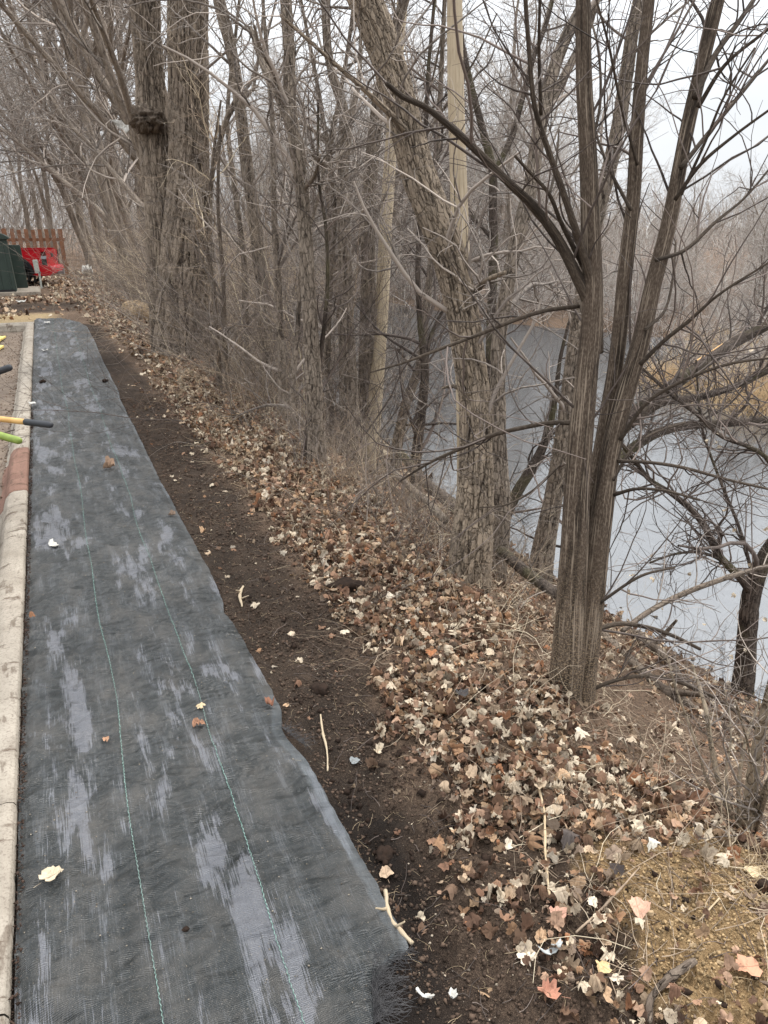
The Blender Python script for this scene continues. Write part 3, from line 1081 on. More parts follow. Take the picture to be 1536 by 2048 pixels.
# --- the big many-stemmed tree close to the camera
def near_tree():
    D = D1
    dB = D + .05
    a = [(1132, 1392, 84), (1140, 1250, 72), (1148, 1100, 66), (1158, 920, 58), (1172, 760, 54), (1185, 620, 49), (1182, 480, 46), (1176, 300, 42), (1168, 150, 38), (1166, -10, 35)]
    b = [(1168, 1375, 54), (1176, 1200, 50), (1186, 1020, 46), (1212, 850, 38), (1235, 700, 36), (1250, 550, 35), (1266, 400, 33), (1275, 250, 31), (1285, 120, 28), (1299, -10, 26)]
    c = [(1162, 1385, 60), (1182, 1230, 54), (1202, 1050, 50), (1222, 900, 48), (1250, 790, 44), (1283, 675, 41), (1305, 575, 38), (1337, 450, 36), (1360, 330, 34), (1378, 240, 33), (1405, 125, 33), (1438, -10, 31)]
    ps = []
    for st, dd in ((a, D), (b, dB + .05), (c, dB - .02)):
        P, R = stem((dd, dd + .25 if st is not a else dd + .1), st)
        P, R = sit(P, R, .12, 1.1)
        P, R = extend_up(P, R, 2.6)
        ps.append((P, R))
    root = tree('near_tree', 'dark streaky-barked tree of several stems fanning upward from one foot on the bank edge', 'tree', None, ps[0][0][0] + np.array([0, 0, .12]))
    for i, p in enumerate(ps):
        trunk_mesh('trunk', [p], M['bark_elder'], root, 'streak', .01, 110, .07, 26, 40 + i, .12)
    limbs = [
        [(1198, 705, 22), (1190, 640, 32), (1155, 555, 28), (1105, 462, 24), (1060, 405, 22), (1020, 368, 20), (960, 308, 18), (905, 258, 16), (850, 214, 14), (800, 190, 13), (772, 166, 11)],
        [(1200, 668, 16), (1196, 612, 22), (1170, 520, 20), (1135, 410, 16), (1100, 310, 14), (1070, 215, 12), (1058, 100, 11), (1050, -10, 10)],
        [(1170, 540, 12), (1120, 440, 9), (1098, 388, 8), (1060, 345, 7), (1030, 312, 6)],
        [(1100, 388, 6), (1112, 330, 5), (1118, 260, 4)],
        [(1082, 230, 8), (1078, 100, 7), (1080, -10, 6)],
        [(1390, 195, 14), (1430, 110, 12), (1480, 40, 10), (1520, -20, 9)],
        [(1396, 215, 10), (1450, 130, 8), (1540, 55, 6), (1600, 0, 5)],
        [(1362, 335, 11), (1420, 262, 9), (1480, 190, 8), (1545, 110, 6)],
        [(1350, 400, 9), (1400, 330, 8), (1470, 270, 6), (1545, 215, 5)],
        [(1312, 520, 9), (1370, 500, 8), (1430, 445, 7), (1490, 395, 5), (1545, 330, 4)],
        [(1362, 390, 7), (1410, 285, 6), (1450, 190, 5), (1510, 95, 4)],
        [(1262, 420, 8), (1215, 330, 6), (1190, 260, 5), (1150, 60, 4)],
        [(1275, 330, 7), (1240, 200, 6), (1215, 80, 5), (1190, -10, 4)],
        [(1180, 300, 7), (1200, 210, 6), (1195, 90, 5), (1175, 20, 4)],
        [(1158, 612, 10), (1088, 622, 9), (1030, 640, 9), (968, 665, 8), (883, 697, 7), (800, 728, 5), (740, 745, 3)],
        [(1151, 846, 11), (1100, 846, 10), (1053, 854, 9), (980, 872, 9), (924, 896, 8), (860, 925, 6), (800, 962, 4)],
        [(1280, 729, 10), (1330, 680, 9), (1380, 640, 8), (1424, 600, 6), (1545, 520, 4)],
        [(1290, 660, 7), (1330, 620, 6), (1345, 560, 5), (1352, 480, 4)],
        [(1240, 880, 9), (1300, 800, 8), (1370, 760, 7), (1450, 730, 6), (1545, 715, 4)],
        [(1237, 922, 8), (1300, 925, 7), (1365, 935, 7), (1450, 958, 6), (1545, 980, 5)],
        [(1228, 990, 8), (1270, 978, 7), (1320, 980, 6), (1400, 1000, 5)],
        [(1226, 960, 7), (1262, 900, 6), (1300, 870, 5), (1370, 845, 4)],
        [(1200, 1205, 7), (1287, 1150, 6), (1350, 1135, 4)],
        [(1160, 1310, 12), (1172, 1285, 12), (1193, 1262, 11), (1234, 1248, 10), (1292, 1254, 9), (1342, 1270, 8), (1400, 1298, 7)],
        [(1120, 930, 6), (1060, 985, 5), (1010, 1010, 4), (960, 1015, 3)],
        [(1145, 1405, 9), (1200, 1372, 8), (1280, 1352, 8), (1380, 1372, 7), (1480, 1430, 6), (1535, 1482, 5)],
    ]
    lp = []
    for k, st in enumerate(limbs):
        s0 = min(1, (1400 - st[0][1]) / 1400)
        side = 0.10 * (1 if k % 3 else -1)
        if k in (0, 1, 2): dd = (D + .10, D - .14)
        elif k in (22, 25): dd = (D + .02, D + .1)
        else: dd = (D + .15 * s0, D + .15 * s0 + (.35 if k % 2 else -.15))
        lp.append(stem(dd, st))
    for i in range(0, 2):
        trunk_mesh('limb', [lp[i]], M['bark_elder_limb'], root, 'streak', .012, 56, .07, 26, 60 + i, 0)
    for q_ in lp[2:]: trunk_mesh('limb', [q_], M['bark_elder_limb'], root, 'smooth', .02, 36, .08, 20, 63, 0)
    G = as_group(ps)
    L = as_group(lp)
    par = (np.concatenate([G[0], L[0], L[0], L[0]]), np.concatenate([G[1], L[1], L[1], L[1]]))
    g1 = grow(par, 90, (.25, 1.1), .5, (25, 60), 9, .05, .10, .2, 1, .0013, .006)
    # long whips sweeping up and to the right
    g1b = grow(G, 34, (.6, 1.6), .3, (25, 50), 9, .06, .07, .45, 1, .0015, .006, bias=(2.2, -1.0, .3))
    g1c = grow(L, 130, (.2, .8), .6, (25, 70), 9, .0, .13, .1, 1, .0012, .004)
    A = (np.concatenate([g1[0], g1b[0], g1c[0]]), np.concatenate([g1[1], g1b[1], g1c[1]]))
    g2 = grow(A, 520, (.08, .4), .7, (30, 75), 6, .03, .16, .1, 1, .0009, .003)
    g3 = grow(g2, 500, (.03, .12), .8, (30, 80), 4, .03, .2, .2, 1, .0007, .002)
    crown(root, M['twig_dark'], [A, g2, g3], 'twigs', 3, 4)
    return root


NEAR = near_tree()

D2 = foot(936, 1165)
hero('leaning_tree', 'thick deeply furrowed tree leaning to the left in front of the pale bare snag', (D2, D2 + .5),
     [[(936, 1165, 100), (944, 1080, 96), (950, 1000, 88), (952, 900, 76), (949, 800, 73), (938, 714, 74), (922, 610, 76), (894, 500, 80), (864, 420, 80), (838, 350, 80), (803, 215, 78), (772, 110, 76), (728, -10, 84)]],
     M['bark_leaning'], M['twig_grey'], sides=190, amp=.15, freq=20, seed=2, flare=.22, step=.007, up=3.5,
     limbs=[[(832, 300, 20), (800, 250, 14), (740, 190, 10), (650, 110, 8), (560, 30, 6)],
            [(915, 775, 10), (905, 772, 8), (885, 776, 5)],
            [(945, 590, 14), (975, 560, 10), (1010, 545, 8)]],
     tw=(26, 150, 420), tlen=((.3, 1.1), (.15, .6), (.06, .25)), tmin=.1)

D3 = foot(372, 712)
hero('double_tree', 'biggest tree, two massive furrowed trunks rising from one foot', (D3, D3),
     [[(372, 712, 146), (372, 660, 130), (368, 600, 122), (370, 500, 110), (376, 400, 98), (378, 300, 92), (378, 180, 93), (376, 80, 93), (376, -10, 95)],
      [(352, 690, 100), (342, 600, 94), (332, 500, 86), (322, 400, 78), (312, 310, 74), (306, 230, 74), (300, 150, 68), (294, 80, 68), (288, -10, 72)]],
     M['bark_cotton'], M['twig_grey'], sides=260, amp=.14, freq=8, seed=3, flare=.2, step=.02, up=6,
     tw=(22, 160, 600), tlen=((.8, 2.4), (.4, 1.2), (.2, .6)), tmin=.2)

def burl():
    root = [o for o in COL.objects if o.name == 'double_tree'][0]
    rng = np.random.default_rng(77)
    c = at(294, 240, D3 - .02)
    n, m = 40, 60
    th = np.linspace(0, np.pi, n)[:, None]
    ph = np.linspace(0, 2 * np.pi, m, endpoint=False)[None, :]
    d = np.stack([np.sin(th) * np.cos(ph), np.sin(th) * np.sin(ph), np.cos(th) + 0 * ph], -1)
    rr = 1 + .9 * (fbm(d[..., 0] * 4 + 9, d[..., 2] * 5 + d[..., 1] * 3 + 9, 5, 4) - .5) + .3 * np.abs(fbm(d[..., 0] * 9 + 9, d[..., 2] * 3 + d[..., 1] * 9 + 9, 6, 2) - .5)
    V = c + d * rr[..., None] * np.array([.19, .26, .15])
    idx = np.arange(n * m).reshape(n, m)
    nx = np.roll(idx, -1, 1)
    F = np.stack([idx[:-1], idx[1:], nx[1:], nx[:-1]], -1).reshape(-1, 4)
    o = mesh_np('burl', V.reshape(-1, 3), [F], M['bark_smooth'], root, attrs={'h': np.clip((rr - .8) * 3, 0, 1).ravel()}, uv=np.stack([d[..., 0] * .3 + 0 * ph, d[..., 2] * .3 + 0 * ph], -1).reshape(-1, 2))
    o['label'] = 'dark knotted burl of dead roots round the left trunk'
    k = 1500
    q = rng.normal(size=(k, 3)); q /= np.linalg.norm(q, axis=1, keepdims=True)
    Q = np.empty((k, 7, 3))
    Q[:, 0] = c + q * np.array([.20, .26, .16])
    dd = np.cross(q, rng.normal(size=(k, 3))) + q * .5 + np.array([-.3, -.2, -.1])
    for s_ in range(1, 7):
        dd = dd + rng.normal(size=(k, 3)) * .4
        dd /= np.linalg.norm(dd, axis=1, keepdims=True)
        Q[:, s_] = Q[:, s_ - 1] + dd * (.015 + .05 * rng.random(k))[:, None]
    Vv, Ff = tubes([(Q, np.repeat((.004 + .009 * rng.random(k) ** 2)[:, None], 7, 1) * np.linspace(1, .4, 7))], 4)
    mesh_np('root_tangle', Vv, [Ff], M['twig_dark'], o)


burl()
D4 = foot(632, 935)
hero('forked_tree', 'slim grey tree with one broken fork, standing between the double tree and the leaning tree', (D4, D4 + .3),
     [[(634, 940, 48), (632, 850, 42), (624, 700, 37), (616, 560, 34), (611, 480, 33), (602, 360, 32), (588, 270, 32), (580, 200, 31), (578, 100, 28), (571, -10, 28)],
      [(585, 262, 26), (568, 215, 24), (545, 165, 22), (528, 130, 20), (512, 85, 16), (500, 55, 10)],
      [(560, 195, 14), (545, 140, 10), (520, 95, 9), (508, 50, 6)]],
     M['bark_brown'], M['twig_grey'], sides=90, amp=.13, freq=22, seed=4, flare=.15, step=.012, up=4,
     limbs=[[(606, 380, 9), (630, 350, 8), (640, 310, 6)], [(612, 300, 8), (655, 330, 7), (690, 300, 5), (700, 290, 4)]],
     tw=(34, 170, 500), tlen=((.4, 1.4), (.2, .7), (.08, .3)))

D5 = foot(702, 925)
hero('crooked_tree', 'tree with a crooked dark upper stem beside the forked tree', (D5, D5 + .2),
     [[(702, 925, 56), (700, 850, 48), (694, 700, 40), (692, 600, 34), (688, 450, 30), (686, 330, 28), (692, 280, 26), (682, 200, 24), (668, 160, 22), (657, 110, 20), (652, 40, 20), (650, -10, 20)],
      [(688, 290, 18), (702, 230, 14), (716, 170, 12), (722, 60, 8)]],
     M['bark_brown'], M['twig_grey'], sides=80, amp=.13, freq=22, seed=5, flare=.2, step=.012, up=4,
     limbs=[[(684, 300, 9), (640, 270, 8), (590, 240, 7), (540, 225, 5)]],
     tw=(30, 150, 450), tlen=((.4, 1.4), (.2, .7), (.08, .3)))
hero('brown_tree', 'brown tree standing just behind the crooked tree, close to the pale leaning snag', D5 + .55,
     [[(728, 925, 50), (732, 850, 44), (734, 700, 38), (736, 600, 36), (738, 400, 33), (748, 280, 32), (760, 180, 30), (790, 60, 26), (812, -10, 24)]],
     M['bark_brown'], M['twig_grey'], sides=80, amp=.13, freq=20, seed=6, flare=.1, up=4, tw=(26, 130, 400), tlen=((.4, 1.4), (.2, .7), (.08, .3)))

# pale debarked snags
def snag(name, label, D, pts, seed, cut=None):
    P, R = stem(D, pts)
    P, R = sit(P, R, .1, 1.0)
    if pts[-1][1] < 30: P, R = extend_up(P, R, 3, f=.85)
    root = tree(name, label, 'dead trunk', None, P[0] + np.array([0, 0, .1]))
    trunk_mesh('trunk', [(P, R)], M['peeled'], root, 'smooth', .02, 60, .03, 16, seed, 0)
    return root, P, R


s1, P1_, R1_ = snag('bare_snag', 'straight pale trunk without bark standing behind the leaning tree', D2 + 1.5,
     [(932, 1000, 38), (928, 700, 36), (924, 560, 35), (919, 420, 35), (915, 300, 34), (911, 150, 33), (909, -10, 31)], 21)
# long drying crack in the snag
crk, crr = stem(D2 + 1.435, [(911, 540, 2.2), (910, 430, 2.6), (908, 330, 1.2)])
G_ = as_group([(crk, crr)], 14)
Vc, Fc = tubes([G_], 5)
mesh_np('crack', Vc, [Fc], M['bark_dark'], s1)
s2, P2_, R2_ = snag('leaning_snag', 'pale smooth dead trunk leaning to the right beside the brown tree', (D5 + .25, D5 + 1.2),
     [(738, 905, 30), (744, 860, 33), (754, 740, 31), (764, 600, 28), (772, 450, 26), (785, 250, 24), (800, 60, 22), (806, -10, 22)], 22)

D6 = foot(1078, 1165)
hero('slanting_tree', 'brown tree slanting to the right behind the near many-stemmed tree', (D6, D6 + .3),
     [[(1076, 1170, 64), (1090, 1080, 50), (1104, 1010, 44), (1121, 912, 40), (1137, 795, 38), (1150, 700, 38), (1170, 560, 36), (1192, 440, 36), (1215, 350, 35), (1236, 260, 34), (1250, 170, 33), (1266, 60, 30), (1280, -10, 28)]],
     M['bark_brown'], M['twig_grey'], sides=90, amp=.15, freq=20, seed=7, flare=.15, up=4, tw=(28, 150, 450), tlen=((.4, 1.4), (.2, .7), (.08, .3)), tmin=.1)
D6b = D2 + .9
hero('twisting_tree', 'grey tree bending to the right above the leaning tree foot', (D6b, D6b + .6),
     [[(1004, 1010, 40), (998, 900, 37), (996, 780, 36), (998, 680, 34), (1012, 590, 33), (1032, 490, 33), (1050, 420, 36), (1062, 370, 34), (1072, 300, 33), (1086, 220, 32), (1104, 150, 30), (1132, 75, 28), (1165, 10, 26), (1180, -30, 24)],
      [(1086, 230, 26), (1110, 190, 22), (1140, 130, 20), (1175, 60, 16), (1200, -20, 14)]],
     M['bark_brown'], M['twig_grey'], sides=80, amp=.13, freq=20, seed=8, flare=.1, up=3, tw=(26, 130, 400), tlen=((.4, 1.3), (.2, .7), (.08, .3)))
hero('dark_forked_tree', 'dark tree forking into a narrow Y behind the near tree limb', foot(985, 1010) + 1.4,
     [[(990, 905, 26), (985, 800, 24), (981, 700, 23), (984, 600, 22), (987, 500, 22), (986, 400, 20), (985, 340, 20), (972, 285, 18), (955, 220, 16), (940, 160, 14), (925, 90, 12), (905, -10, 10)],
      [(986, 350, 16), (1006, 312, 15), (1028, 262, 14), (1040, 215, 13), (1052, 175, 12), (1066, 120, 12), (1095, 40, 10), (1110, -20, 9)]],
     M['bark_dark'], M['twig_dark'], sides=48, amp=.1, freq=20, seed=9, up=3, tw=(36, 190, 520), tlen=((.5, 1.6), (.25, .8), (.1, .4)), sitting=True,
     limbs=[[(986, 480, 8), (960, 450, 7), (940, 430, 6)], [(983, 690, 9), (1010, 620, 8), (1050, 580, 6), (1120, 560, 4)]])
D10 = foot(790, 945)
hero('waterside_tree', 'slim brown tree at the waterside, leftmost of the pair near the river', (D10, D10 + .3),
     [[(786, 945, 28), (800, 860, 26), (818, 790, 24), (838, 735, 20), (850, 640, 18), (862, 520, 16), (868, 380, 14), (880, 200, 12), (890, -10, 10)]],
     M['bark_brown'], M['twig_dark'], sides=48, amp=.12, freq=20, seed=10, up=2, tw=(26, 140, 420), tlen=((.5, 1.5), (.2, .8), (.08, .4)), tmin=.05)
hero('waterside_tree', 'slim dark tree at the waterside, nearer the leaning tree than its twin', (foot(828, 1005), foot(828, 1005) + .4),
     [[(826, 1010, 28), (832, 920, 25), (842, 828, 24), (850, 740, 20), (842, 660, 15), (836, 560, 13), (840, 440, 12), (850, 300, 10), (856, 150, 9), (870, -10, 8)],
      [(848, 750, 12), (866, 660, 9), (900, 600, 7), (930, 560, 5)]],
     M['bark_dark'], M['twig_dark'], sides=48, amp=.12, freq=20, seed=11, up=2, tw=(26, 140, 420), tlen=((.5, 1.5), (.2, .8), (.08, .4)), tmin=.05)
D11 = foot(1002, 1085)
hero('bent_tree', 'short dark tree bent over the water to the right of the leaning tree', (D11, D11 + .5),
     [[(1000, 1090, 30), (1012, 1030, 27), (1040, 975, 26), (1068, 930, 24), (1095, 870, 18), (1110, 800, 13), (1120, 720, 9), (1150, 600, 6)]],
     M['bark_dark'], M['twig_dark'], sides=48, amp=.12, freq=20, seed=12, up=0, tw=(20, 120, 320), tlen=((.3, 1.1), (.15, .6), (.06, .3)), tmin=.1)
D7 = foot(1484, 1392)
hero('river_edge_tree', 'dark tree at the water edge with a long branch reaching up to the left', (D7, D7),
     [[(1484, 1395, 52), (1490, 1330, 46), (1496, 1250, 44), (1505, 1180, 42), (1530, 1115, 36), (1580, 1040, 30), (1640, 940, 24), (1680, 800, 18)]],
     M['bark_dark'], M['twig_dark'], sides=80, amp=.1, freq=18, seed=13, up=0, tw=(40, 240, 700), tlen=((.3, 1.2), (.12, .6), (.05, .25)), tmin=.2, wig=.2,
     limbs=[[(1500, 1180, 20), (1483, 1158, 17), (1436, 1108, 15), (1408, 1050, 14), (1385, 1022, 13), (1340, 985, 11), (1299, 959, 10), (1265, 915, 9), (1240, 885, 7)],
            [(1600, 1020, 10), (1520, 905, 9), (1437, 868, 9), (1396, 830, 9), (1349, 795, 8), (1310, 760, 7), (1283, 735, 5)],
            [(1470, 1150, 8), (1440, 1120, 7), (1400, 1105, 6), (1350, 1108, 5), (1300, 1125, 4)],
            [(1510, 1170, 8), (1480, 1060, 7), (1440, 960, 6), (1405, 860, 5), (1392, 720, 4)]])
# fallen tree in the water with its branches rising to the right
hero('fallen_tree', 'fallen tree reaching over the river with a peeled tan patch on one branch', (D6 + .4, D6 + 1.9),
     [[(1170, 960, 34), (1215, 890, 30), (1255, 838, 28), (1320, 790, 26), (1392, 738, 24), (1430, 712, 23), (1465, 688, 22), (1536, 650, 20), (1600, 615, 16)],
      [(1180, 975, 24), (1225, 925, 22), (1260, 900, 21), (1310, 868, 20), (1361, 853, 18), (1402, 849, 17), (1480, 845, 15), (1600, 830, 12)],
      [(1200, 900, 20), (1260, 850, 18), (1324, 806, 16), (1396, 795, 15), (1470, 772, 13), (1536, 742, 12), (1600, 710, 10)]],
     M['bark_dark'], M['twig_dark'], kind='smooth', sides=50, amp=.08, freq=18, seed=14, flare=0, up=0, tw=(60, 300, 700), tlen=((.3, 1.2), (.12, .6), (.05, .3)), tmin=.1, wig=.2, sitting=True)
P, R = stem((D6 + 1.40, D6 + 1.56), [(1388, 742, 20), (1400, 730, 25), (1420, 718, 25), (1445, 700, 24), (1468, 687, 20)])
trunk_mesh('peeled_patch', [(P, R)], M['ash_wood'], [o for o in COL.objects if o.name == 'fallen_tree'][0], 'smooth', .01, 30, .05, 16, 3, 0)

D12 = foot(535, 800)
hero('wavy_tree', 'grey tree with a gently wavy trunk just right of the double tree', (D12, D12),
     [[(536, 800, 38), (533, 700, 34), (526, 600, 32), (516, 500, 31), (506, 410, 30), (496, 350, 30), (487, 275, 29), (478, 200, 28), (463, 100, 27), (445, 30, 30), (436, -10, 30)],
      [(476, 195, 14), (455, 235, 13), (438, 290, 12), (424, 350, 11), (420, 430, 11), (424, 520, 10)]],
     M['bark_brown'], M['twig_grey'], sides=70, amp=.1, freq=18, seed=15, up=4, tw=(34, 180, 560), tlen=((.6, 2.0), (.3, 1.0), (.15, .5)))
hero('sapling', 'thin straight sapling standing in the leaf litter near the wavy tree', foot(454, 792),
     [[(455, 792, 14), (450, 700, 12), (446, 560, 9), (436, 400, 7), (440, 250, 5)]], M['bark_smooth'], M['twig_grey'], kind='smooth', sides=40, seed=16, up=0, flare=0, tw=(18, 80, 200), tlen=((.3, 1.2), (.2, .6), (.08, .3)), tmin=.1)
hero('sapling', 'thin dark sapling rising in front of the forked tree', D4 + .1,
     [[(612, 900, 12), (640, 720, 10), (655, 560, 8), (650, 440, 7), (640, 380, 6), (636, 200, 5)]], M['bark_dark'], M['twig_dark'], kind='smooth', sides=40, seed=17, up=0, flare=0, tw=(18, 80, 200), tlen=((.3, 1.0), (.2, .6), (.08, .3)), tmin=.1)
hero('sapling', 'thin curved sapling arching between the double tree and the wavy tree', foot(430, 780),
     [[(440, 782, 13), (432, 650, 11), (425, 560, 9), (412, 480, 8), (418, 400, 7), (428, 300, 6), (442, 200, 4)]], M['bark_smooth'], M['twig_tan'], kind='smooth', sides=40, seed=18, up=0, flare=0, tw=(18, 80, 200), tlen=((.3, 1.0), (.2, .6), (.08, .3)), tmin=.1)
for k, (bx, by, pts, lab) in enumerate([
    (565, 850, [(565, 850, 22), (562, 700, 19), (556, 560, 17), (548, 420, 15), (545, 250, 12), (530, 60, 9), (525, -10, 8)], 'slim trunk among brush left of the forked tree'),
    (590, 880, [(588, 880, 16), (585, 780, 14), (596, 650, 12), (604, 520, 10), (640, 380, 8), (668, 230, 6)], 'thin stem close against the left side of the forked tree'),
    (660, 900, [(662, 900, 20), (660, 800, 18), (655, 700, 16), (660, 560, 15), (668, 420, 13), (640, 200, 10), (600, -10, 8)], 'slim trunk in the gap between the forked and crooked trees'),
    (500, 770, [(500, 770, 20), (492, 650, 17), (488, 520, 15), (470, 380, 13), (455, 240, 10), (470, 80, 8), (480, -10, 7)], 'slim trunk between the wavy tree and the double tree')]):
    hero('slim_tree', lab, foot(bx, by) + .3, [pts], M['bark_brown'], M['twig_grey'], sides=44, seed=30 + k, up=2, tw=(22, 110, 330), tlen=((.4, 1.4), (.2, .8), (.1, .4)), tmin=.1)

# ---- shrub by the right edge of the frame
D8 = foot(1490, 1665)
hero('bank_shrub', 'shrub with one thick mottled stem and many sprouts beside the tan sand', D8,
     [[(1490, 1668, 32), (1500, 1600, 26), (1510, 1520, 23), (1526, 1440, 20), (1550, 1340, 16), (1590, 1200, 11)],
      [(1470, 1650, 12), (1440, 1570, 11), (1424, 1500, 10), (1412, 1420, 9), (1400, 1378, 7), (1385, 1330, 5)],
      [(1500, 1660, 14), (1540, 1560, 12), (1600, 1450, 9)],
      [(1480, 1655, 9), (1478, 1560, 8), (1492, 1480, 7), (1520, 1400, 5)],
      [(1495, 1660, 8), (1505, 1580, 7), (1498, 1500, 5), (1470, 1400, 4)],
      [(1475, 1658, 6), (1452, 1560, 5), (1462, 1470, 4), (1450, 1380, 3)],
      [(1510, 1662, 9), (1530, 1600, 8), (1560, 1500, 6)],
      [(1462, 1655, 7), (1430, 1600, 6), (1390, 1480, 5), (1350, 1370, 4), (1330, 1300, 3)]],
     M['bark_mottled'], M['twig_grey'], kind='smooth', sides=60, amp=.06, freq=20, seed=19, up=0, flare=.1, tw=(26, 90, 220), tlen=((.1, .6), (.06, .3), (.03, .12)), tmin=.05, cat='shrub')

# pale dead leaves still hanging on the river-edge twigs
# (added later with the leaf meshes)


# ------------------------------------------------------------------ logs and sticks on the bank
def log(name, label, D, pts, mat, cat='log', seed=1, sides=40, kind='smooth', ground=None, twg=0, group=None):
    P, R = stem(D, pts)
    if ground is not None:
        P = [np.array([p[0], p[1], Z(p[0], p[1]) + R[i] * ground]) for i, p in enumerate(P)]
    root = empty(name, tuple(P[0]), label, cat, group)
    trunk_mesh('stem', [(P, R)], mat, root, kind, .012, sides, .1, 22, seed, 0)
    if twg:
        G = as_group([(P, R)])
        g1 = grow(G, twg, (.1, .6), .5, (30, 70), 7, .03, .15, .1, 1, .001, .004)
        g2 = grow(g1, twg * 4, (.05, .25), .7, (30, 70), 5, .02, .2, .1, 1, .0008, .003)
        crown(root, M['twig_grey'], [g1, g2], 'twigs', 3, 4)
    return root


def gstick(name, label, pix, wpx, mat, cat='stick', lift=.6, seed=1, group=None, kind='smooth'):
    """a stick lying on the ground: photo points dropped on the terrain"""
    P, R = [], []
    for i, (px, py) in enumerate(pix):
        D = foot(px, py)
        p = at(px, py, D)
        wd = (p - EY) @ FW
        r = (wpx[i] if isinstance(wpx, (list, tuple)) else wpx) / 2 / FPX * wd
        p[2] = max(Z(p[0], p[1]), float(fab_z(np.array([p[0]]), np.array([p[1]]))[0]) if p[0] < .55 else -9) + r * lift
        P.append(p)
        R.append(r)
    rng = np.random.default_rng(seed + 900)
    Q, rr, _s = smooth_path(P, R, .018)
    if len(Q) > 4:
        Q = Q + np.cumsum(rng.normal(size=Q.shape) * R[0] * .16, 0) * np.array([1, 1, .2])
        rr = rr * (1 + .22 * rng.normal(size=len(rr)).clip(-1, 2))
        P, R = list(Q), list(rr)
    root = empty(name, tuple(P[0]), label, cat, group)
    trunk_mesh('stem', [(P, R)], mat, root, kind, .006, 16, .2, 30, seed, 0)
    if len(P) > 6 and R[0] > .0015:
        for kk in (len(P) // 3, 2 * len(P) // 3):
            d_ = rng.normal(size=3) * .5 + np.array([0, 0, .6]) + (P[kk + 1] - P[kk]) / np.linalg.norm(P[kk + 1] - P[kk])
            d_ /= np.linalg.norm(d_)
            L_ = R[kk] * (3 + 6 * rng.random())
            trunk_mesh('side_shoot', [([P[kk], P[kk] + d_ * L_ * .5, P[kk] + d_ * L_ + rng.normal(size=3) * L_ * .15], [R[kk] * .6, R[kk] * .45, R[kk] * .25])], mat, root, 'smooth', .004, 16, .1, 30, seed, 0)
    return root


gstick('log', 'long grey log lying down the bare slope behind the near tree', [(1190, 1262), (1260, 1328), (1340, 1390), (1400, 1430), (1465, 1458)], [18, 22, 24, 24, 16], M['bark_smooth'], 'log', seed=2)
gstick('log', 'straight pale-ended log lying beside the longer grey log on the slope', [(1268, 1272), (1310, 1312), (1360, 1362), (1412, 1405)], [18, 18, 14, 9], M['bark_smooth'], 'log', seed=3)
gstick('log', 'half-buried pale log along the water line', [(1212, 1205), (1240, 1222), (1262, 1238)], [16, 18, 12], M['bark_smooth'], 'log', seed=4)
log('fallen_branch', 'long dark fallen branch running from the brown tree down past the leaning tree foot', (D5 - .3, D1 + .55), [(800, 905, 16), (850, 965, 22), (900, 1005, 26), (950, 1055, 24), (1000, 1100, 24), (1060, 1150, 24), (1115, 1190, 22)], M['bark_dark'], 'branch', 5, twg=20)
log('fallen_branch', 'reddish fallen branch lying just left of the leaning tree', (D5 - .2, D2 + .3), [(770, 925, 12), (810, 965, 14), (850, 1000, 15), (890, 1040, 16)], M['bark_brown'], 'branch', 6)
log('fallen_branch', 'bare pole-like branch slanting up from the leaves to the right edge above the water line', (D1 + .5, D1 + 1.1), [(1245, 1262, 10), (1290, 1228, 11), (1350, 1195, 12), (1440, 1160, 11), (1560, 1125, 10)], M['bark_smooth'], 'branch', 7, twg=14)
gstick('stick', 'pale curved stick with broken ends beside the torn fabric edge', [(770, 1790), (774, 1830), (792, 1868), (824, 1903)], [9, 10, 11, 12], M['peeled'], seed=8, lift=1.6)
gstick('stick', 'small pale upright twig lying in the soil beside the middle of the fabric', [(487, 1176), (481, 1195), (484, 1216)], [5, 7, 4], M['peeled'], seed=9, lift=1.3)
gstick('stick', 'thin stick with a fluffy lump lying on the soil near the grey leaf', [(641, 1432), (646, 1470), (652, 1500), (652, 1545)], [4, 5, 5, 3], M['peeled'], seed=10, lift=1.3)
gstick('stick', 'thick broken grey-brown stick at the bottom edge near the yellow leaf', [(1296, 2056), (1298, 2010), (1318, 1985), (1352, 1958), (1388, 1936)], [12, 14, 17, 17, 15], M['bark_smooth'], seed=11, lift=2.2)
gstick('stick', 'long thin twig rising across the leaves beside the pink leaf', [(1150, 1880), (1200, 1835), (1240, 1790), (1278, 1745)], [4, 5, 4, 3], M['twig_tan'], seed=12, lift=6)
gstick('stick', 'long pale stalk standing in the leaf litter above the sand', [(1098, 1810), (1090, 1700), (1090, 1640), (1060, 1540), (1030, 1465)], [5, 6, 5, 4, 3], M['straw'], seed=13, lift=8)
gstick('stick', 'short straw-coloured stick on the tan sand', [(1398, 1845), (1420, 1822), (1437, 1803)], [3, 4, 4], M['straw'], seed=14, lift=2)
gstick('stick', 'slender dark twig lying over the kerb below the wooden handle', [(-12, 880), (20, 866), (60, 856), (76, 852)], [3, 3, 3, 2], M['twig_dark'], seed=15, lift=1)
P = [np.array([-1.05, 5.62, -.085]), np.array([-.75, 5.7, -.08]), np.array([-.585, 5.72, -.075])]
rt = empty('stick', tuple(P[0]), 'stubby brown branch end lying against the kerb beside the red iron casting', 'stick')
trunk_mesh('stem', [(P, [.03, .032, .028])], M['bark_brown'], rt, 'furrow', .01, 30, .2, 20, 4, 0)

